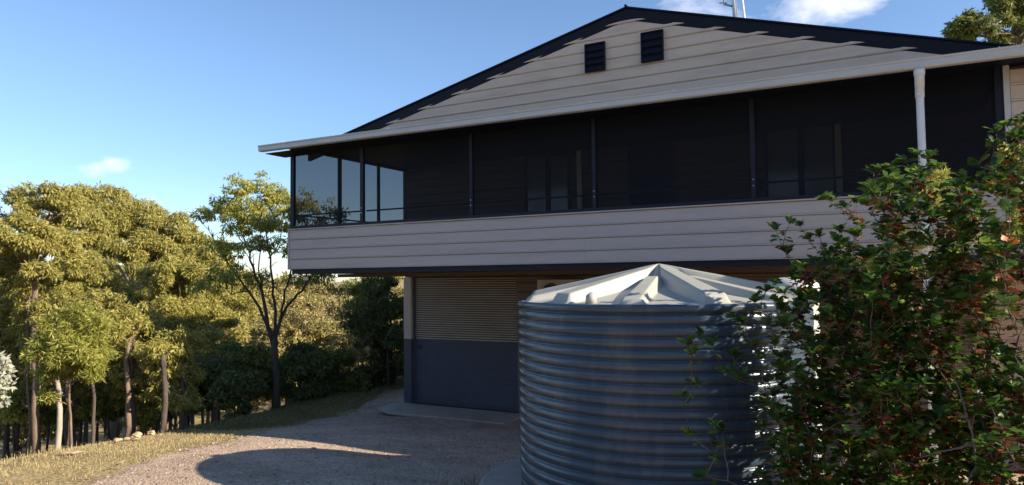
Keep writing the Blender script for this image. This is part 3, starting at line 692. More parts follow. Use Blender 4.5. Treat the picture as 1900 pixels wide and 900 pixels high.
for k, (px, py, d, lab, cl_) in enumerate([
    (120, 800, 30, 'olive gum far behind the two leftmost gums, filling the gap under their crowns', [(40, 470), (90, 520), (30, 560), (130, 480), (60, 610)]),
    (400, 760, 31, 'olive gum behind the right end of the tall dome, sloping down to the slender tree', [(400, 480), (430, 520), (370, 520), (440, 570), (400, 570), (415, 620)]),
    (270, 780, 33, 'olive gum seen through the middle of the lit group', [(250, 530), (300, 550), (200, 560), (330, 480), (290, 480)]),
    (150, 790, 29, 'olive gum low behind the sapling', [(120, 640), (70, 680), (180, 690), (230, 730), (130, 720), (290, 740), (340, 690)])]):
    tree('gum_tree', lab, 'tree', gp_(px, py, d), [PW(px, py-120, d), PW(px, py-200, d)], [C(a, b_, d+(i % 3)*.8, 34, 1500) for i, (a, b_) in enumerate(cl_)], LM['olive'], M['darkbark'], 500+k, .16, .19)
# bare lower trunks among the group: thin understorey trees with their own small crowns
tr_specs = [(52, 820, 12.9, .055, 'bark', 520, 'thin brown trunk standing just left of the bare tan trunk'),
            (108, 818, 12.4, .085, 'palebark', 560, 'pale grey trunk behind the sapling'),
            (126, 812, 12.6, .10, 'darkbark', 590, 'blackened trunk right behind the pale grey trunk'),
            (172, 800, 12.3, .055, 'darkbark', 560, 'slim black trunk between the sapling and the thick brown trunk'),
            (236, 790, 12.3, .08, 'bark', 600, 'brown trunk with small crown right of the thick brown trunk'),
            (246, 790, 12.6, .06, 'darkbark', 590, 'thin dark trunk close behind the low brown one'),
            (304, 778, 11.9, .085, 'darkbark', 640, 'dark red brown trunk at the right end of the lit group'),
            (30, 800, 13.6, .07, 'darkbark', 600, 'dark trunk in shade between the two leftmost gums'),
            (335, 765, 12.6, .07, 'darkbark', 640, 'dark trunk at the edge of the house shadow')]
for k, (px, py, d, tr_, bk, ty, lab) in enumerate(tr_specs):
    tree('gum_tree', 'small gum, '+lab, 'tree', gp_(px, py, d), [PW(px+2, py-60, d), PW(px-2, py-120, d), PW(px+3, ty+40, d)],
         [C(px-14, ty+12, d+.3, 26, 700), C(px+18, ty, d+.6, 26, 700), C(px+5, ty+45, d+.5, 24, 600), C(px-10, ty+85, d+.5, 22, 420), C(px+14, ty+105, d+.4, 20, 420), C(px-16, 672, d+.6, 20, 380), C(px+16, 700, d+.8, 20, 360), C(px-4, 722, d+1.0, 22, 420), C(px+12, 742, d+1.4, 20, 320)], LM['olive' if k % 2 else 'gold'], M[bk], 30+k, tr_*.62, .09)
# slender tree by the balcony
D0 = 17.6
t = tree('slender_tree', 'slender dark limbed tree with airy yellow green crown left of the balcony', 'tree', gp_(511, 742, D0), [PW(512, 700, D0), PW(511, 650, D0), PW(508, 625, D0)],
     [], LM['lime'], M['darkbark'], 50, .15) if False else None
sb_ = gp_(512, 745, D0)
t = empty('slender_tree', sb_, 'slender dark limbed tree with airy yellow green crown left of the balcony', 'tree')
mb = MB(); r = np.random.default_rng(51)
def path(pts, r0, r1, seg=8, dd=0):
    P_ = [PW(a, b_, D0+c) for a, b_, c in pts]; out_ = []; r0 *= .6; r1 *= .6
    for a, b_ in zip(P_[:-1], P_[1:]):
        for i in range(3): out_.append(a.lerp(b_, i/3)+Vector(r.normal(size=3)*.015))
    out_.append(P_[-1]); n = len(out_); mb.tube(out_, [r0+(r1-r0)*i/(n-1) for i in range(n)], seg); return out_
mb.tube([sb_-Vector((0, 0, .3)), PW(512, 735, D0), PW(513, 700, D0), PW(510, 650, D0), PW(509, 622, D0)], [.12, .08, .072, .07, .075], 12)
tw = []
for pts, a, b_ in (([(507, 640, 0), (488, 585, .1), (462, 540, .2), (430, 500, .4), (405, 455, .5)], .07, .02),
                   ([(507, 635, 0), (495, 590, -.2), (485, 540, -.3), (470, 495, -.3), (455, 455, -.2), (448, 400, -.3)], .085, .02),
                   ([(510, 625, 0), (512, 580, .2), (505, 530, .3), (500, 480, .4), (494, 430, .4), (486, 380, .5)], .07, .015),
                   ([(511, 630, 0), (522, 590, .1), (540, 558, .1), (560, 540, .1), (580, 510, .1), (600, 480, .2), (610, 430, .4)], .075, .02),
                   ([(522, 592, 0), (530, 540, -.2), (540, 500, -.3), (546, 450, -.4), (548, 390, -.4)], .05, .015),
                   ([(485, 540, -.3), (480, 500, -.6), (485, 450, -.8), (480, 390, -.9)], .035, .01),
                   ([(500, 480, .4), (516, 450, .6), (525, 400, .8), (528, 360, .8)], .03, .01),
                   ([(462, 540, .2), (430, 545, .3), (395, 520, .5)], .03, .01),
                   ([(430, 500, .4), (395, 440, .7), (370, 405, .8)], .025, .008),
                   ([(455, 455, -.2), (430, 420, 0), (415, 370, .1)], .025, .008)):
    tw.append(path(pts, a, b_))
for P_ in tw:
    n = len(P_)
    for k in range(14):
        i = r.integers(n//2, n); q = P_[i]+Vector((r.uniform(-.3, .3), r.uniform(-.3, .3), r.uniform(.05, .35))); mb.tube([P_[i], P_[i].lerp(q, .5)+Vector((0, 0, .04)), q], [.011, .008, .004], 5)
mb.build('trunk', M['darkbark'], t, smooth=True)
Ps = []; Ds = []
for (px, py, dz, rp_, n) in [(440, 350, -.3, 24, 420), (480, 345, .3, 26, 520), (415, 385, .1, 24, 420), (455, 385, -.3, 30, 800), (495, 375, .4, 28, 700), (525, 370, .8, 26, 560), (545, 400, -.3, 24, 520), (480, 410, -.7, 30, 900),
                            (515, 415, .5, 26, 560), (440, 425, .0, 26, 460), (470, 450, -.2, 26, 460), (565, 380, .2, 26, 450), (520, 460, 0, 24, 260), (550, 455, -.2, 24, 240), (400, 400, .5, 16, 200), (375, 400, .8, 18, 260), (590, 430, .3, 30, 460),
                            (430, 470, .3, 22, 300), (400, 455, .5, 20, 260), (445, 510, .2, 24, 330), (480, 520, 0, 24, 280), (405, 510, .4, 24, 360), (575, 510, .1, 24, 320), (595, 520, .1, 24, 420), (545, 520, .1, 16, 140), (380, 530, .6, 24, 300), (610, 400, .4, 30, 400)]:
    P, D, cs = clump_points(PW(px, py, D0+dz), rp_*D0/FOC*1.2, int(n*1.8), r, 1.0, 16, .8); Ps.append(P); Ds.append(D)
P = np.concatenate(Ps); D = np.concatenate(Ds); n = len(P); L = .10*r.uniform(.6, 1.3, n); V, F = leaves(P, D, L, L*.30, r, nh())
link('crown', npmesh('crown', V, F, 4), LM['lime'], t)

# dark bushes in the shade of the house
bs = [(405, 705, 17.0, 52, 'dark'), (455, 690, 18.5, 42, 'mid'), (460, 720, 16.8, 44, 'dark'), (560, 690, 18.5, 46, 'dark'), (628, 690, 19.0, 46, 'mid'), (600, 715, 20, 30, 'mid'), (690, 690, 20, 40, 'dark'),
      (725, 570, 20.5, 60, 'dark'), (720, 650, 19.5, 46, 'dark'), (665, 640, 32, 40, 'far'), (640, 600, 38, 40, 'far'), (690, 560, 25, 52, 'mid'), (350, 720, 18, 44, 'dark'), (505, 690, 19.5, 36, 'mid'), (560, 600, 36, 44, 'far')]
blab = ['dark rounded bush at the left end of the house shadow', 'mid green bush just left of the slender tree trunk', 'low dark bush at the foot of the slender tree', 'dark bush directly right of the slender tree trunk',
        'green leafy bush at the grass edge halfway to the garage post', 'dark shrub rising behind the halfway bush', 'dark bush near the garage post, lower left of the tallest one', 'tallest dark green tree right beside the garage post',
        'dark shrub at the foot of the tallest dark green tree', 'sunlit dry looking shrub seen over the shaded bushes', 'straw coloured shrub on the slope behind the shaded bushes', 'mid green tree just left of the tallest dark tree',
        'dark bush behind the lit wattles', 'mid green shrub behind the slender tree trunk', 'straw coloured shrub right of the slender tree fork']
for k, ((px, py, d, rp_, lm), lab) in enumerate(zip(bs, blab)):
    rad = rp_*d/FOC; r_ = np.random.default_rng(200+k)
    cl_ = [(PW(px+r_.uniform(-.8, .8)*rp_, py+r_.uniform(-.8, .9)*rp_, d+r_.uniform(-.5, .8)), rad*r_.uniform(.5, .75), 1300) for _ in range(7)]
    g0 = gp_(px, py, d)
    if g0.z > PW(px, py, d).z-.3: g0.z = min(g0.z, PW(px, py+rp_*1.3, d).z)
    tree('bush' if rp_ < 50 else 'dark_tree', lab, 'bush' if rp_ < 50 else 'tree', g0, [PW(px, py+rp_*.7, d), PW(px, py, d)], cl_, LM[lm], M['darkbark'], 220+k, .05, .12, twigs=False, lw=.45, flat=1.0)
for k, (px, py, d, rp_, lm, lab) in enumerate([(30, 745, 13.6, 36, 'lime', 'low green undergrowth at the left edge behind the tall dry grass'), (90, 760, 14, 34, 'mid', 'olive undergrowth behind the pale grey trunk'),
    (150, 750, 13.8, 38, 'lime', 'green undergrowth behind the sapling stem'), (205, 750, 13.6, 34, 'mid', 'green undergrowth behind the thick brown trunk'), (262, 745, 13.4, 34, 'lime', 'green undergrowth behind the rocks'), (325, 755, 15, 30, 'dark', 'dark undergrowth where the house shadow meets the trees')]):
    r_ = np.random.default_rng(700+k); g0 = gp_(px, py, d); g0.z = min(g0.z, PW(px, py+40, d).z)
    tree('bush', lab, 'bush', g0, [PW(px, py, d)], [(PW(px+r_.uniform(-1, 1)*rp_, py+r_.uniform(-.7, .7)*rp_, d+r_.uniform(-.3, .6)), .62*rp_*d/FOC, 800) for _ in range(7)], LM[lm], M['darkbark'], 720+k, .03, .10, twigs=False, lw=.34)
tree('fern_bush', 'bright green low bush behind the pale rocks', 'bush', gp_(257, 798, 13.2), [PW(257, 790, 13.2)], [C(245, 785, 13.2, 12, 420), C(262, 782, 13.3, 13, 420), C(275, 790, 13.2, 9, 200)], LM['lime'], M['twig'], 300, .015, .09, droop=-.5, twigs=False)
# silver leaved shrub at the left edge
d = 8.6
tree('silver_shrub', 'pale silver leaved branch of a shrub entering at the left edge', 'shrub', gp_(-40, 860, d), [PW(-35, 780, d), PW(-25, 710, d)],
     [C(2, 690, d, 14, 70), C(8, 715, d, 12, 60), C(-4, 740, d, 16, 80), C(-32, 700, d, 28, 200), C(-25, 755, d, 20, 120), C(2, 668, d, 8, 26)], LM['pale'], M['twig'], 301, .03, .085, droop=.3, lw=.36)
# gum tree beyond the roof at right
d = 24
tree('gum_tree', 'gum tree crown showing above the roof at the top right corner', 'tree', gp_(1900, 60, d), [PW(1905, 400, d), PW(1900, 200, d), PW(1890, 80, d)],
     [C(1795, 60, d, 24, 700), C(1775, 50, d, 16, 300), C(1825, 50, d-.5, 20, 450), C(1800, 30, d, 12, 160), C(1850, 35, d, 22, 420), C(1870, 5, d, 26, 600), C(1900, 20, d+.5, 28, 700), C(1890, 55, d, 20, 350), C(1850, 75, d, 16, 300), C(1930, -10, d, 40, 1200), C(1880, -30, d+1, 36, 900), C(1770, 68, d, 10, 120), C(1940, 90, d, 50, 1200)],
     LM['mid'], M['bark'], 302, .16, .19)
# far wooded hillside: one mass
r = np.random.default_rng(77); Vs = []; cnt = 0
PTS = []
for _ in range(4000):
    px = r.uniform(-250, 1000); d = r.uniform(26, 150)**1.0
    p = PW(px, 520, d); s_ = crest_dist(np.array([p.x]), np.array([p.y]))[0]
    if s_ < 12: continue
    PTS.append((p.x, p.y, d))
    if len(PTS) > 420: break
Ps = []; Ds = []; Ls = []; trunkm = MB()
for (x, y, d) in PTS:
    g = h1(x, y); hh = r.uniform(3.6, 6.0); rad = r.uniform(1.4, 2.4)
    sc_ = max(1, d/45)
    for _ in range(5):
        c = np.array([x+r.normal()*rad*.8, y+r.normal()*rad*.8, g+hh*r.uniform(.5, 1)])
        P, D, _cs = clump_points(c, rad*r.uniform(.55, .8), int(420/sc_**.7), r, .9, 7, .4); Ps.append(P); Ds.append(D); Ls.append(np.full(len(P), .22*sc_**.75))
    trunkm.tube([(x, y, g-.3), (x+r.normal()*.3, y, g+hh*.75)], [.11, .05], 5)
P = np.concatenate(Ps); D = np.concatenate(Ds); L = np.concatenate(Ls)*r.uniform(.6, 1.4, len(P)); V, F = leaves(P, D, L, L*.5, r, nh())
me = npmesh('far_wood', V, F, 4)
fw = tag(link('far_wood', me, LM['far']), 'sunlit wood of dry olive trees covering the far valley side', 'forest', kind='stuff')
tag(trunkm.build('far_wood_trunks', M['darkbark'], fw), kind='stuff')

# ------------------------------------------------------------------ rocks, post, grass, stones
def rock(px, py, wpx, hpx, d, seed, lab):
    r = np.random.default_rng(seed); import bmesh
    bm = bmesh.new(); bmesh.ops.create_icosphere(bm, subdivisions=3, radius=1)
    for v in bm.verts:
        q = v.co; k = 1+.18*math.sin(3*q.x+seed)+.15*math.sin(4*q.y+2*seed)+.1*math.sin(7*q.z+q.x*5)+.03*r.normal()
        v.co = Vector((q.x*k*wpx*d/FOC*.42, q.y*k*wpx*d/FOC*.36, max(q.z, -.6)*k*hpx*d/FOC*.42))
    me = bpy.data.meshes.new('rock'); bm.to_mesh(me); bm.free(); o = link('rock', me, M['stone']); p = PW(px, py, d); o.location = (p.x, p.y, max(h1(p.x, p.y)+hpx*d/FOC*.3, p.z-hpx*d/FOC*.25)); o.rotation_euler.z = seed
    tag(o, lab, 'rock'); return o
def gdepth(px, py):                      # distance at which the view ray meets the ground
    lo = 3.0
    for k in range(1, 900):
        d = 3+k*.04; p = PW(px, py, d)
        if p.z < h1(p.x, p.y): return d
    return 20
for k, (px, py, w_, h_, lab) in enumerate([(253, 806, 24, 15, 'larger pale rock at the grass edge left of its smaller neighbour'), (281, 801, 16, 11, 'small pale rock at the right end of the rock row'),
        (217, 814, 20, 9, 'low flat rock left of the larger pale rock'), (130, 838, 34, 6, 'long flat rock by the sapling stem'), (236, 812, 12, 7, 'small rock touching the low flat rock')]):
    dd = gdepth(px, py+8); rock(px, py, w_, h_, min(dd, 10.4), k+1, lab)
d = 16.6; g = gp_(423, 768, d); pt = MB(); mp_ = empty('marker_post', g, 'thin grey marker post standing in front of the shaded bushes', 'post')
MB().tube([g-Vector((0, 0, .2)), PW(423, 735, d), PW(424, 705, d)], [.03, .028, .026], 8).build('pole', M['palebark'], mp_)
MB().tube([PW(423.6, 729, d), PW(423.6, 724, d)], .034, 8).build('cap_band', M['metal'], mp_)

def blades(name, pts, hgt, wid, mt, seed, lean=.5, label=None, cat=None):
    r = np.random.default_rng(seed); n = len(pts); P = np.asarray(pts)
    a = r.uniform(0, 6.283, n); le = np.abs(r.normal(0, lean, n)); h_ = hgt*r.uniform(.45, 1.3, n)
    dr = np.stack([np.cos(a), np.sin(a), 0*a], 1); side = np.stack([-np.sin(a), np.cos(a), 0*a], 1)*wid*.5
    b0 = P-side; b1 = P+side; mid = P+dr*(le*h_*.35)[:, None]+np.array([0, 0, 1])*(h_*.6)[:, None]
    tip = P+dr*(le*h_)[:, None]+np.array([0, 0, 1])*(h_/(1+le*.6))[:, None]
    V = np.stack([b0, b1, mid+side*.7, mid-side*.7, tip+side*.1, tip-side*.1], 1).reshape(-1, 3); i = np.arange(n)[:, None]*6
    F = np.concatenate([i+np.array([[0, 1, 2, 3]]), i+np.array([[3, 2, 4, 5]])], 0)
    me = npmesh(name, V, F, 4); o = link(name, me, mt); return tag(o, label, cat, kind='stuff')
LM['dry'] = leafmat('dry_grass_blade', [(0, (.28, .21, .10)), (.5, (.50, .39, .19)), (1, (.68, .56, .32))], .3, .7, .1)
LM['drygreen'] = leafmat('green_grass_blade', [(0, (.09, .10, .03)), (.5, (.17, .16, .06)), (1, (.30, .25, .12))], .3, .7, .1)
r = np.random.default_rng(5)
def scatter(n, x0, x1, y0, y1, f):
    x = r.uniform(x0, x1, n); y = r.uniform(y0, y1, n); k = f(x, y); x = x[k]; y = y[k]; return np.stack([x, y, H(x, y)-.01], 1)
cdist = lambda x, y: crest_dist(x, y)
patch = lambda x, y: snoise(x, y, 1.7, 21)+.6*snoise(x, y, 5, 22)
def verge(x, y): return (x < left_edge(y)-.05+.3*snoise(x, y, 4, 30)+.25*r.normal(size=x.shape)*(np.abs(snoise(x, y, 2, 31)))) & (cdist(x, y) < 1.2)
blades('dry_grass', scatter(190000, -3.6, 5, -11, 9, lambda x, y: verge(x, y) & (patch(x, y) > -.55)), .045, .006, LM['dry'], 61, .9, 'short dry straw coloured grass on the verge between drive and trees', 'grass')
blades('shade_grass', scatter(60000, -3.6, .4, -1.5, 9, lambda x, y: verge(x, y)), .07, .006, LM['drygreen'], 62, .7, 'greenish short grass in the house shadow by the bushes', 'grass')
blades('bank_grass', scatter(14000, -4, 5, -12, 9, lambda x, y: (cdist(x, y) > -.1) & (cdist(x, y) < 2.2) & (patch(x, y) > .1)), .10, .007, LM['dry'], 63, 1.0, 'taller dry grass along the top of the bank', 'grass')
tp_ = []
for (px, py, n, s_) in ((155, 812, 170, .10), (30, 850, 420, .4), (-5, 840, 420, .5), (60, 838, 120, .2), (190, 815, 50, .10)):
    dd = gdepth(px, py); c = PW(px, py, dd)
    for _ in range(n): tp_.append((c.x+r.normal()*s_, c.y+r.normal()*s_, 0))
tp_ = np.array(tp_); tp_[:, 2] = H(tp_[:, 0], tp_[:, 1])
blades('tall_dry_grass', tp_, .30, .006, LM['dry'], 64, 1.1, 'tall tangled dry grass clumps at the lower left corner', 'grass')
wp = scatter(9000, 3.6, 7.4, -5.2, -.2, lambda x, y: (np.hypot(x-TC.x, y-TC.y) > TR+.4) & (np.hypot(x-TC.x, y-TC.y) < TR+.4+np.abs(snoise(x, y, 3, 40))*.9) & (patch(x, y) > -.3))
blades('weeds', wp, .10, .007, LM['drygreen'], 65, .8, 'sparse weeds growing round the edge of the tank pad', 'weeds')
# loose stones on the drive
import bmesh
r = np.random.default_rng(15); bm = bmesh.new(); bmesh.ops.create_icosphere(bm, subdivisions=1, radius=1); sv = np.array([v.co[:] for v in bm.verts]); bm.faces.ensure_lookup_table(); sf = np.array([[v.index for v in f.verts] for f in bm.faces]); bm.free()
ns = 16000; x = r.uniform(-2.0, 9.5, ns); y = r.uniform(-8, 9, ns); k = (x > left_edge(y)-.05) & ~((x > 0) & (y > 3.3)) & (snoise(x, y, 1.4, 50) > -.55) & (np.hypot(x-TC.x, y-TC.y) > TR+.45); x = x[k]; y = y[k]; ns = len(x)
s = np.clip(r.lognormal(-4.75, .45, ns), .004, .035); A = r.uniform(0, 6.28, ns); z = H(x, y)+.018
V = sv[None]*(s[:, None]*np.array([[1, 1, 1]]))[:, None, :]*np.stack([r.uniform(.8, 1.7, ns), r.uniform(.7, 1.1, ns), r.uniform(.35, .7, ns)], 1)[:, None, :]
V = V*(1+.2*r.normal(size=V.shape[:2]))[..., None]
Vx = V[..., 0]*np.cos(A)[:, None]-V[..., 1]*np.sin(A)[:, None]; Vy = V[..., 0]*np.sin(A)[:, None]+V[..., 1]*np.cos(A)[:, None]
V = np.stack([Vx+x[:, None], Vy+y[:, None], V[..., 2]+z[:, None]], -1).reshape(-1, 3); F = (sf[None]+(np.arange(ns)*len(sv))[:, None, None]).reshape(-1, 3)
def litter():
    n = 5200; x = r.uniform(-1.8, 9, n); y = r.uniform(-8, 8, n); k = (x > left_edge(y)-.2) & ~((x > -.1) & (y > 3.3)) & (np.hypot(x-TC.x, y-TC.y) > TR+.1) & (snoise(x, y, 1.1, 71) > -.35); x = x[k]; y = y[k]; n = len(x)
    P = np.stack([x, y, H(x, y)+r.uniform(.02, .034, n)], 1); D = r.normal(size=(n, 3)); D[:, 2] *= .12; L = r.uniform(.03, .11, n)
    V, F = leaves(P, D, L, L*r.uniform(.12, .3, n), r, np.tile([0, 0, 2.5], (n, 1)))
    lm = leafmat('litter', [(0, (.09, .06, .04)), (.45, (.28, .19, .12)), (.8, (.48, .38, .28)), (1, (.6, .54, .45))], .1, .8, .2)
    tag(link('leaf_litter', npmesh('leaf_litter', V, F, 4), lm), 'fallen gum leaves and bark flakes lying on the gravel drive', 'leaf litter', kind='stuff')
litter()
LM['stones'] = leafmat('stone_chips', [(0, (.20, .14, .11)), (.5, (.38, .29, .235)), (.85, (.52, .44, .38)), (1, (.7, .66, .6))], 0, .9, .15)
tag(link('gravel', npmesh('gravel', V, F, 3), LM['stones']), 'loose grey brown gravel chips scattered over the drive', 'gravel', kind='stuff')

# ------------------------------------------------------------------ shrubs with lobed leaves in the foreground
half = [(.0, .0), (.14, .17), (.09, .27), (.29, .41), (.19, .52), (.35, .69), (.20, .80), (.14, .93)]
mids = [(0, 0), (0, .26), (0, .52), (0, .80), (0, 1.0)]
TV = [(x, y, 0) for x, y in mids]; TF = []
for sgn in (1, -1):
    b0 = len(TV)-1
    for (x, y) in half[1:]: TV.append((sgn*x, y, .16*x+(.05 if sgn else 0)*0))
    a, b_, c, d, e, f_, g = [b0+1+i for i in range(7)]
    tri = [(0, a, b_), (0, b_, 1), (1, b_, c), (1, c, d), (1, d, 2), (2, d, e), (2, e, f_), (2, f_, 3), (3, f_, g), (3, g, 4)]
    TF += [t_ if sgn > 0 else t_[::-1] for t_ in tri]
TV = np.array(TV); TV[:, 2] -= .22*TV[:, 1]**2          # tip curls down
TF = np.array(TF)
def frames(P, D, Nv):
    D = D/np.linalg.norm(D, axis=1, keepdims=True); X = np.cross(D, Nv); X /= np.linalg.norm(X, axis=1, keepdims=True); Z = np.cross(X, D); return X, D, Z
def lobed(P, D, Nv, L):
    X, Dd, Z = frames(P, D, Nv); n = len(P)
    V = P[:, None]+L[:, None, None]*(TV[None, :, 0:1]*X[:, None]+TV[None, :, 1:2]*Dd[:, None]+TV[None, :, 2:3]*Z[:, None])
    F = TF[None]+(np.arange(n)*len(TV))[:, None, None]; return V.reshape(-1, 3), F.reshape(-1, 3)
LM['shrub'] = leafmat('shrub_leaf', [(0, (.02, .05, .012)), (.35, (.055, .12, .022)), (.7, (.115, .20, .034)), (.9, (.23, .29, .05)), (1, (.42, .40, .08))], .48, .42, .35)
LM['autumn'] = leafmat('autumn_leaf', [(0, (.05, .018, .012)), (.4, (.12, .032, .02)), (.7, (.26, .065, .025)), (.87, (.42, .14, .035)), (1, (.50, .30, .06))], .4, .45, .35)
def objrand(mt):
    t = mt.copy(); nd = t.node_tree.nodes; oi = [n for n in nd if n.type == 'OBJECT_INFO'][0]
    for l in list(t.node_tree.links):
        if l.from_socket.name == 'Random Per Island': to = l.to_socket; t.node_tree.links.remove(l); t.node_tree.links.new(oi.outputs['Random'], to)
    return t
leafme = []
for mk in ('shrub', 'autumn'):
    me = npmesh('leaf', TV, TF, 3); me.materials.append(objrand(LM[mk])); leafme.append(me)
def inpoly(x, y, poly):
    c = False; j = len(poly)-1
    for i in range(len(poly)):
        if (poly[i][1] > y) != (poly[j][1] > y) and x < (poly[j][0]-poly[i][0])*(y-poly[i][1])/(poly[j][1]-poly[i][1])+poly[i][0]: c = not c
        j = i
    return c
def shrub(label, base, tips, poly, nrand, dlo, dhi, seed, ros=10, leafL=.073, ntop=75, red=.3, bare=0, stem=.014, back_len=.34, boost=1):
    r = np.random.default_rng(seed); base = Vector(base); t = empty('lobed_leaf_shrub', base, label, 'shrub')
    T = [(PW(*q), True) for q in tips]
    xs = [p[0] for p in poly]; ysx = [p[1] for p in poly]; k = 0
    while k < nrand:
        px, py = r.uniform(min(xs), max(xs)), r.uniform(min(ysx), max(ysx))
        if inpoly(px, py, poly): T.append((PW(px, py, r.uniform(dlo, dhi)), False)); k += 1
    T.sort(key=lambda q: (q[0]-base).length)
    nodes = [np.array(base)+np.array([r.normal()*.08, r.normal()*.08, z]) for z in (0, .1, .2, .3) for _ in range(2)]; arr = [n_ for n_ in nodes]
    mb = MB(); mr_ = MB(); G = []; A = []
    for ti, (p, top) in enumerate(T):
        p = np.array(p); Q = np.array(arr); dv = Q-p; dist = np.linalg.norm(dv, axis=1); pen = dist+np.maximum(0, Q[:, 2]-p[2]+.12)*3
        j = int(np.argmin(pen+.12*np.linalg.norm(Q-np.array(base), axis=1))); q0 = Q[j]; L = np.linalg.norm(p-q0)
        if L < .03: continue
        n = max(3, int(L/.07)); pts = []
        mid_ = (q0+p)/2; mid_[2] -= .04*L; mid_ += r.normal(size=3)*.05*L
        for i in range(n+1):
            u = i/n; b_ = (1-u)**2*q0+2*u*(1-u)*mid_+u*u*p; pts.append(b_+r.normal(size=3)*.004)
        hb = np.linalg.norm(q0-np.array(base)); r0 = max(.0028, min(stem, .0035+.005*L)*(1-.22*hb)); 
        (mb if r.random() < .6 else mr_).tube(pts, [r0+(.0018-r0)*i/n for i in range(n+1)], 5)
        arr += pts[1:]
        if ti < bare: continue
        dirn = (p-pts[-2]); dirn /= np.linalg.norm(dirn); dirn = dirn*.5+np.array([0, 0, .6])
        # a rosette at the tip, then leaves down the last stretch, the older ones turned red brown
        for m_ in range(ros+int(r.integers(-1, 3))):
            a = r.uniform(0, 6.283); out_ = np.array([math.cos(a), math.sin(a), 0]); d = out_*r.uniform(.5, 1)+dirn*r.uniform(.3, 1.1)+r.normal(size=3)*.15
            nv = dirn*1.0-out_*.5+r.normal(size=3)*.3; G.append((p+r.normal(size=3)*.006, d, nv, leafL*r.uniform(.6, 1.25)))
        back = [q_ for q_ in pts[::-1] if np.linalg.norm(q_-p) < back_len]
        clus = r.random() < red*1.6
        for bi, q_ in enumerate(back[1:]):
            for m_ in range(int(r.integers(2, 6))):
                a = r.uniform(0, 6.283); d = np.array([math.cos(a), math.sin(a), r.uniform(-.35, .5)]); nv = np.array([0, 0, 1.])-d*.3+r.normal(size=3)*.4
                isred = clus and 0 < bi < 4 or r.random() < red*.38
                (A if isred else G).append((q_+r.normal(size=3)*.012, d, nv, leafL*r.uniform(.45, 1.05)*(.85 if isred else 1)))
    mb.build('stems', M['twig'], t, smooth=True, kind='stuff'); mr_.build('young_stems', M['redtwig'], t, smooth=True, kind='stuff')
    for nm, S_, me in (('foliage', G, leafme[0]), ('autumn_foliage', A, leafme[1])):
        if not S_: continue
        P, D, Nv = (np.array([q[i] for q in S_]) for i in range(3)); L = np.array([q[3] for q in S_])
        dep = (P-np.array(CAM))@np.array(FWD); o_ = np.argsort(-L/dep); pick = o_[:ntop if nm == 'foliage' else ntop//3]; rest = o_[len(pick):]
        V, F = lobed(P[rest], D[rest], Nv[rest], L[rest]); o = link(nm, npmesh(nm, V, F, 3), LM['shrub' if nm == 'foliage' else 'autumn'], t); o['kind'] = 'stuff'
        X, Dd, Z = frames(P[pick], D[pick], Nv[pick])
        for i, ii in enumerate(pick):
            lf = bpy.data.objects.new('leaf', me); col.objects.link(lf)
            mw = Matrix((X[i]*L[ii], Dd[i]*L[ii], Z[i]*L[ii])).transposed().to_4x4(); mw.translation = Vector(P[ii])-base
            lf.parent = t; lf.matrix_local = mw
    return t
def gb(px, d):
    p = PW(px, 900, d); return (p.x, p.y, h1(p.x, p.y)-.03)
shrub('sparse leafy shrub with thin twigs reaching over the right side of the grey tank', gb(1440, 5.2),
      [(1275, 640, 4.9), (1300, 625, 4.9), (1322, 640, 4.9), (1285, 655, 4.85), (1365, 590, 5), (1380, 600, 5), (1290, 715, 4.9), (1282, 808, 4.8), (1325, 790, 4.8), (1340, 800, 4.9), (1265, 735, 5), (1330, 830, 4.7), (1345, 690, 5), (1375, 700, 5), (1310, 885, 4.7), (1360, 660, 5.1), (1400, 560, 5.1), (1420, 540, 5.2), (1440, 525, 5.2), (1455, 575, 5.0), (1395, 640, 5.1)],
      [(1410, 640), (1415, 570), (1440, 530), (1500, 560), (1540, 700), (1540, 1000), (1400, 1000), (1420, 800)], 70, 4.7, 5.6, 401, ntop=60, red=.38, stem=.011, back_len=.13)
shrub('leafy shrub with a top of green rosettes in front of the white tank', gb(1575, 5.3),
      [(1440, 425, 5.2), (1465, 415, 5.2), (1485, 420, 5.2), (1500, 445, 5.2), (1530, 370, 5.4), (1545, 372, 5.4), (1570, 385, 5.4), (1590, 375, 5.4), (1520, 440, 5.2), (1545, 470, 5.3), (1480, 500, 5.1), (1460, 470, 5.2), (1600, 420, 5.4), (1560, 430, 5.2)],
      [(1450, 530), (1500, 470), (1560, 440), (1620, 430), (1690, 520), (1700, 1000), (1440, 1000)], 500, 4.5, 5.6, 402, ntop=80, red=.42)
shrub('tall leafy shrub in front of the white downpipe, bright green top and red brown leaves', gb(1720, 5.0),
      [(1620, 320, 5.0), (1635, 312, 5.0), (1655, 318, 5.0), (1610, 345, 5.0), (1680, 300, 5.0), (1705, 288, 5.0), (1725, 292, 5.0), (1738, 310, 5.0), (1715, 325, 5), (1790, 335, 4.9), (1775, 345, 4.9), (1805, 345, 4.9), (1745, 350, 5.1), (1640, 380, 5), (1670, 360, 5.1), (1830, 400, 4.8)],
      [(1610, 350), (1700, 310), (1800, 350), (1850, 420), (1870, 1000), (1600, 1000)], 560, 4.0, 5.05, 403, ntop=85, red=.5)
shrub('tallest leafy shrub at the right edge with dark red clusters and yellow leaves', gb(1930, 4.6),
      [(1850, 245, 4.6), (1870, 235, 4.6), (1890, 228, 4.6), (1905, 222, 4.6), (1845, 270, 4.6), (1815, 305, 4.7), (1880, 270, 4.6), (1925, 200, 4.6), (1960, 190, 4.6)],
      [(1840, 290), (1900, 240), (2050, 160), (2250, 300), (2250, 1050), (1800, 1050), (1830, 500)], 620, 3.5, 4.7, 404, ntop=75, red=.55)
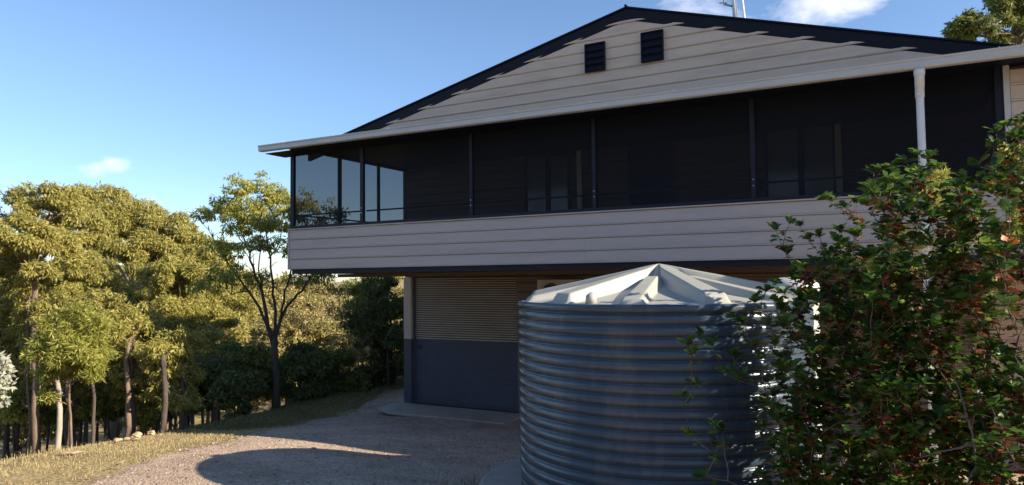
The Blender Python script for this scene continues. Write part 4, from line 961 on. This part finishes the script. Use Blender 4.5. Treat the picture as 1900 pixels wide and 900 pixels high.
# bare grey sticks inside the thicket
r = np.random.default_rng(90); sb2 = Vector(gb(1810, 4.0)); sk_ = empty('dead_branch', sb2, 'pale grey leafless forked branch inside the thicket at the lower right', 'branch'); mb = MB()
for pts in ([(1812, 960, 4.0), (1812, 860, 4.0), (1803, 800, 4.0), (1812, 750, 4.05), (1822, 700, 4.05), (1828, 650, 4.1)], [(1803, 800, 4.0), (1790, 760, 4.0), (1782, 730, 4.05), (1770, 700, 4.1)], [(1812, 860, 4), (1860, 820, 4.05), (1890, 790, 4.1)],
            [(1803, 820, 4), (1760, 835, 4.05), (1700, 850, 4.1)], [(1812, 750, 4.05), (1850, 770, 4.1), (1885, 850, 4.1)], [(1822, 700, 4.05), (1790, 690, 4.1)], [(1812, 860, 4), (1795, 900, 3.95), (1780, 930, 3.95)]):
    P_ = []
    for a, b_ in zip(pts[:-1], pts[1:]):
        for i in range(4): P_.append(PW(*a).lerp(PW(*b_), i/4)+Vector(r.normal(size=3)*.004))
    P_.append(PW(*pts[-1])); mb.tube(P_, [.0085-.006*i/(len(P_)-1) for i in range(len(P_))], 6)
mb.build('sticks', M['twig'], sk_, smooth=True)
# feathery shrubs glowing between thicket and house
tree('feathery_shrub', 'yellow green feathery shrub glimpsed between the thicket and the verandah cladding', 'shrub', gp_(1700, 800, 6.6), [PW(1690, 600, 6.6), PW(1690, 450, 6.6)],
     [C(1740, 340, 6.5, 22, 500), C(1720, 370, 6.5, 24, 700), C(1750, 390, 6.6, 28, 700), C(1660, 500, 6.8, 36, 900), C(1600, 500, 6.9, 30, 700), C(1690, 450, 6.6, 30, 800), C(1640, 540, 6.9, 34, 800), C(1790, 440, 6.6, 36, 800)], LM['lime'], M['twig'], 410, .02, .05, droop=-.4, lw=.13)
tree('feathery_shrub', 'yellowish shrub at the right frame edge behind the tallest shrub', 'shrub', gp_(1930, 800, 6.0), [PW(1930, 600, 6.0), PW(1930, 450, 6.0)],
     [C(1890, 300, 5.9, 26, 500), C(1865, 330, 6, 18, 300), C(1900, 350, 6, 30, 500), C(1950, 330, 6, 40, 700), C(1960, 420, 6, 40, 700), C(1900, 430, 6, 34, 500)], LM['lime'], M['twig'], 411, .02, .06, droop=-.2, lw=.3)
# unseen woodland added behind the camera to darken reflections and shade the front
r = np.random.default_rng(95); Ps = []; Ds = []; tk = MB()
for k in range(46):
    a = R(r.uniform(150, 305)); d = r.uniform(8, 20); x = CAM.x+d*math.cos(a); y = CAM.y-2.5+d*math.sin(a)*.9
    if y > -12.5 or x < 3.5 and y > -14: continue
    g = h1(x, y); hh = r.uniform(4.5, 8.5)
    tk.tube([(x, y, g-.3), (x+r.normal()*.3, y, g+hh*.8)], [.13, .06], 6)
    for _ in range(7):
        P, D, _c = clump_points((x+r.normal()*1.0, y+r.normal()*1.0, g+hh*r.uniform(.25, 1)), r.uniform(.8, 1.4), 330, r, .9, 6, .4); Ps.append(P); Ds.append(D)
P = np.concatenate(Ps); D = np.concatenate(Ds); L = .22*r.uniform(.6, 1.4, len(P)); V, F = leaves(P, D, L, L*.6, r, nh())
bw = tag(link('added_wood', npmesh('added_wood', V, F, 4), LM['mid']), 'unseen open woodland added on the slope behind the drive to darken reflections', 'forest', kind='stuff')
tag(tk.build('added_wood_trunks', M['darkbark'], bw), kind='stuff')



for o in col.objects:                     # repeats of one kind share a group
    if o.parent or 'label' not in o: continue
    k = o.name.split('.')[0]; xx = o.location.x
    g = {'gum_tree': 'gum trees round the drive', 'wattle_tree': 'golden wattles on the bank', 'bush': 'bushes below the trees', 'rock': 'pale rocks along the verge', 'lobed_leaf_shrub': 'lobed leaf shrubs in the foreground',
         'feathery_shrub': 'feathery shrubs behind the thicket', 'water_tank': 'rainwater tanks'}.get(k)
    if g: o['group'] = g
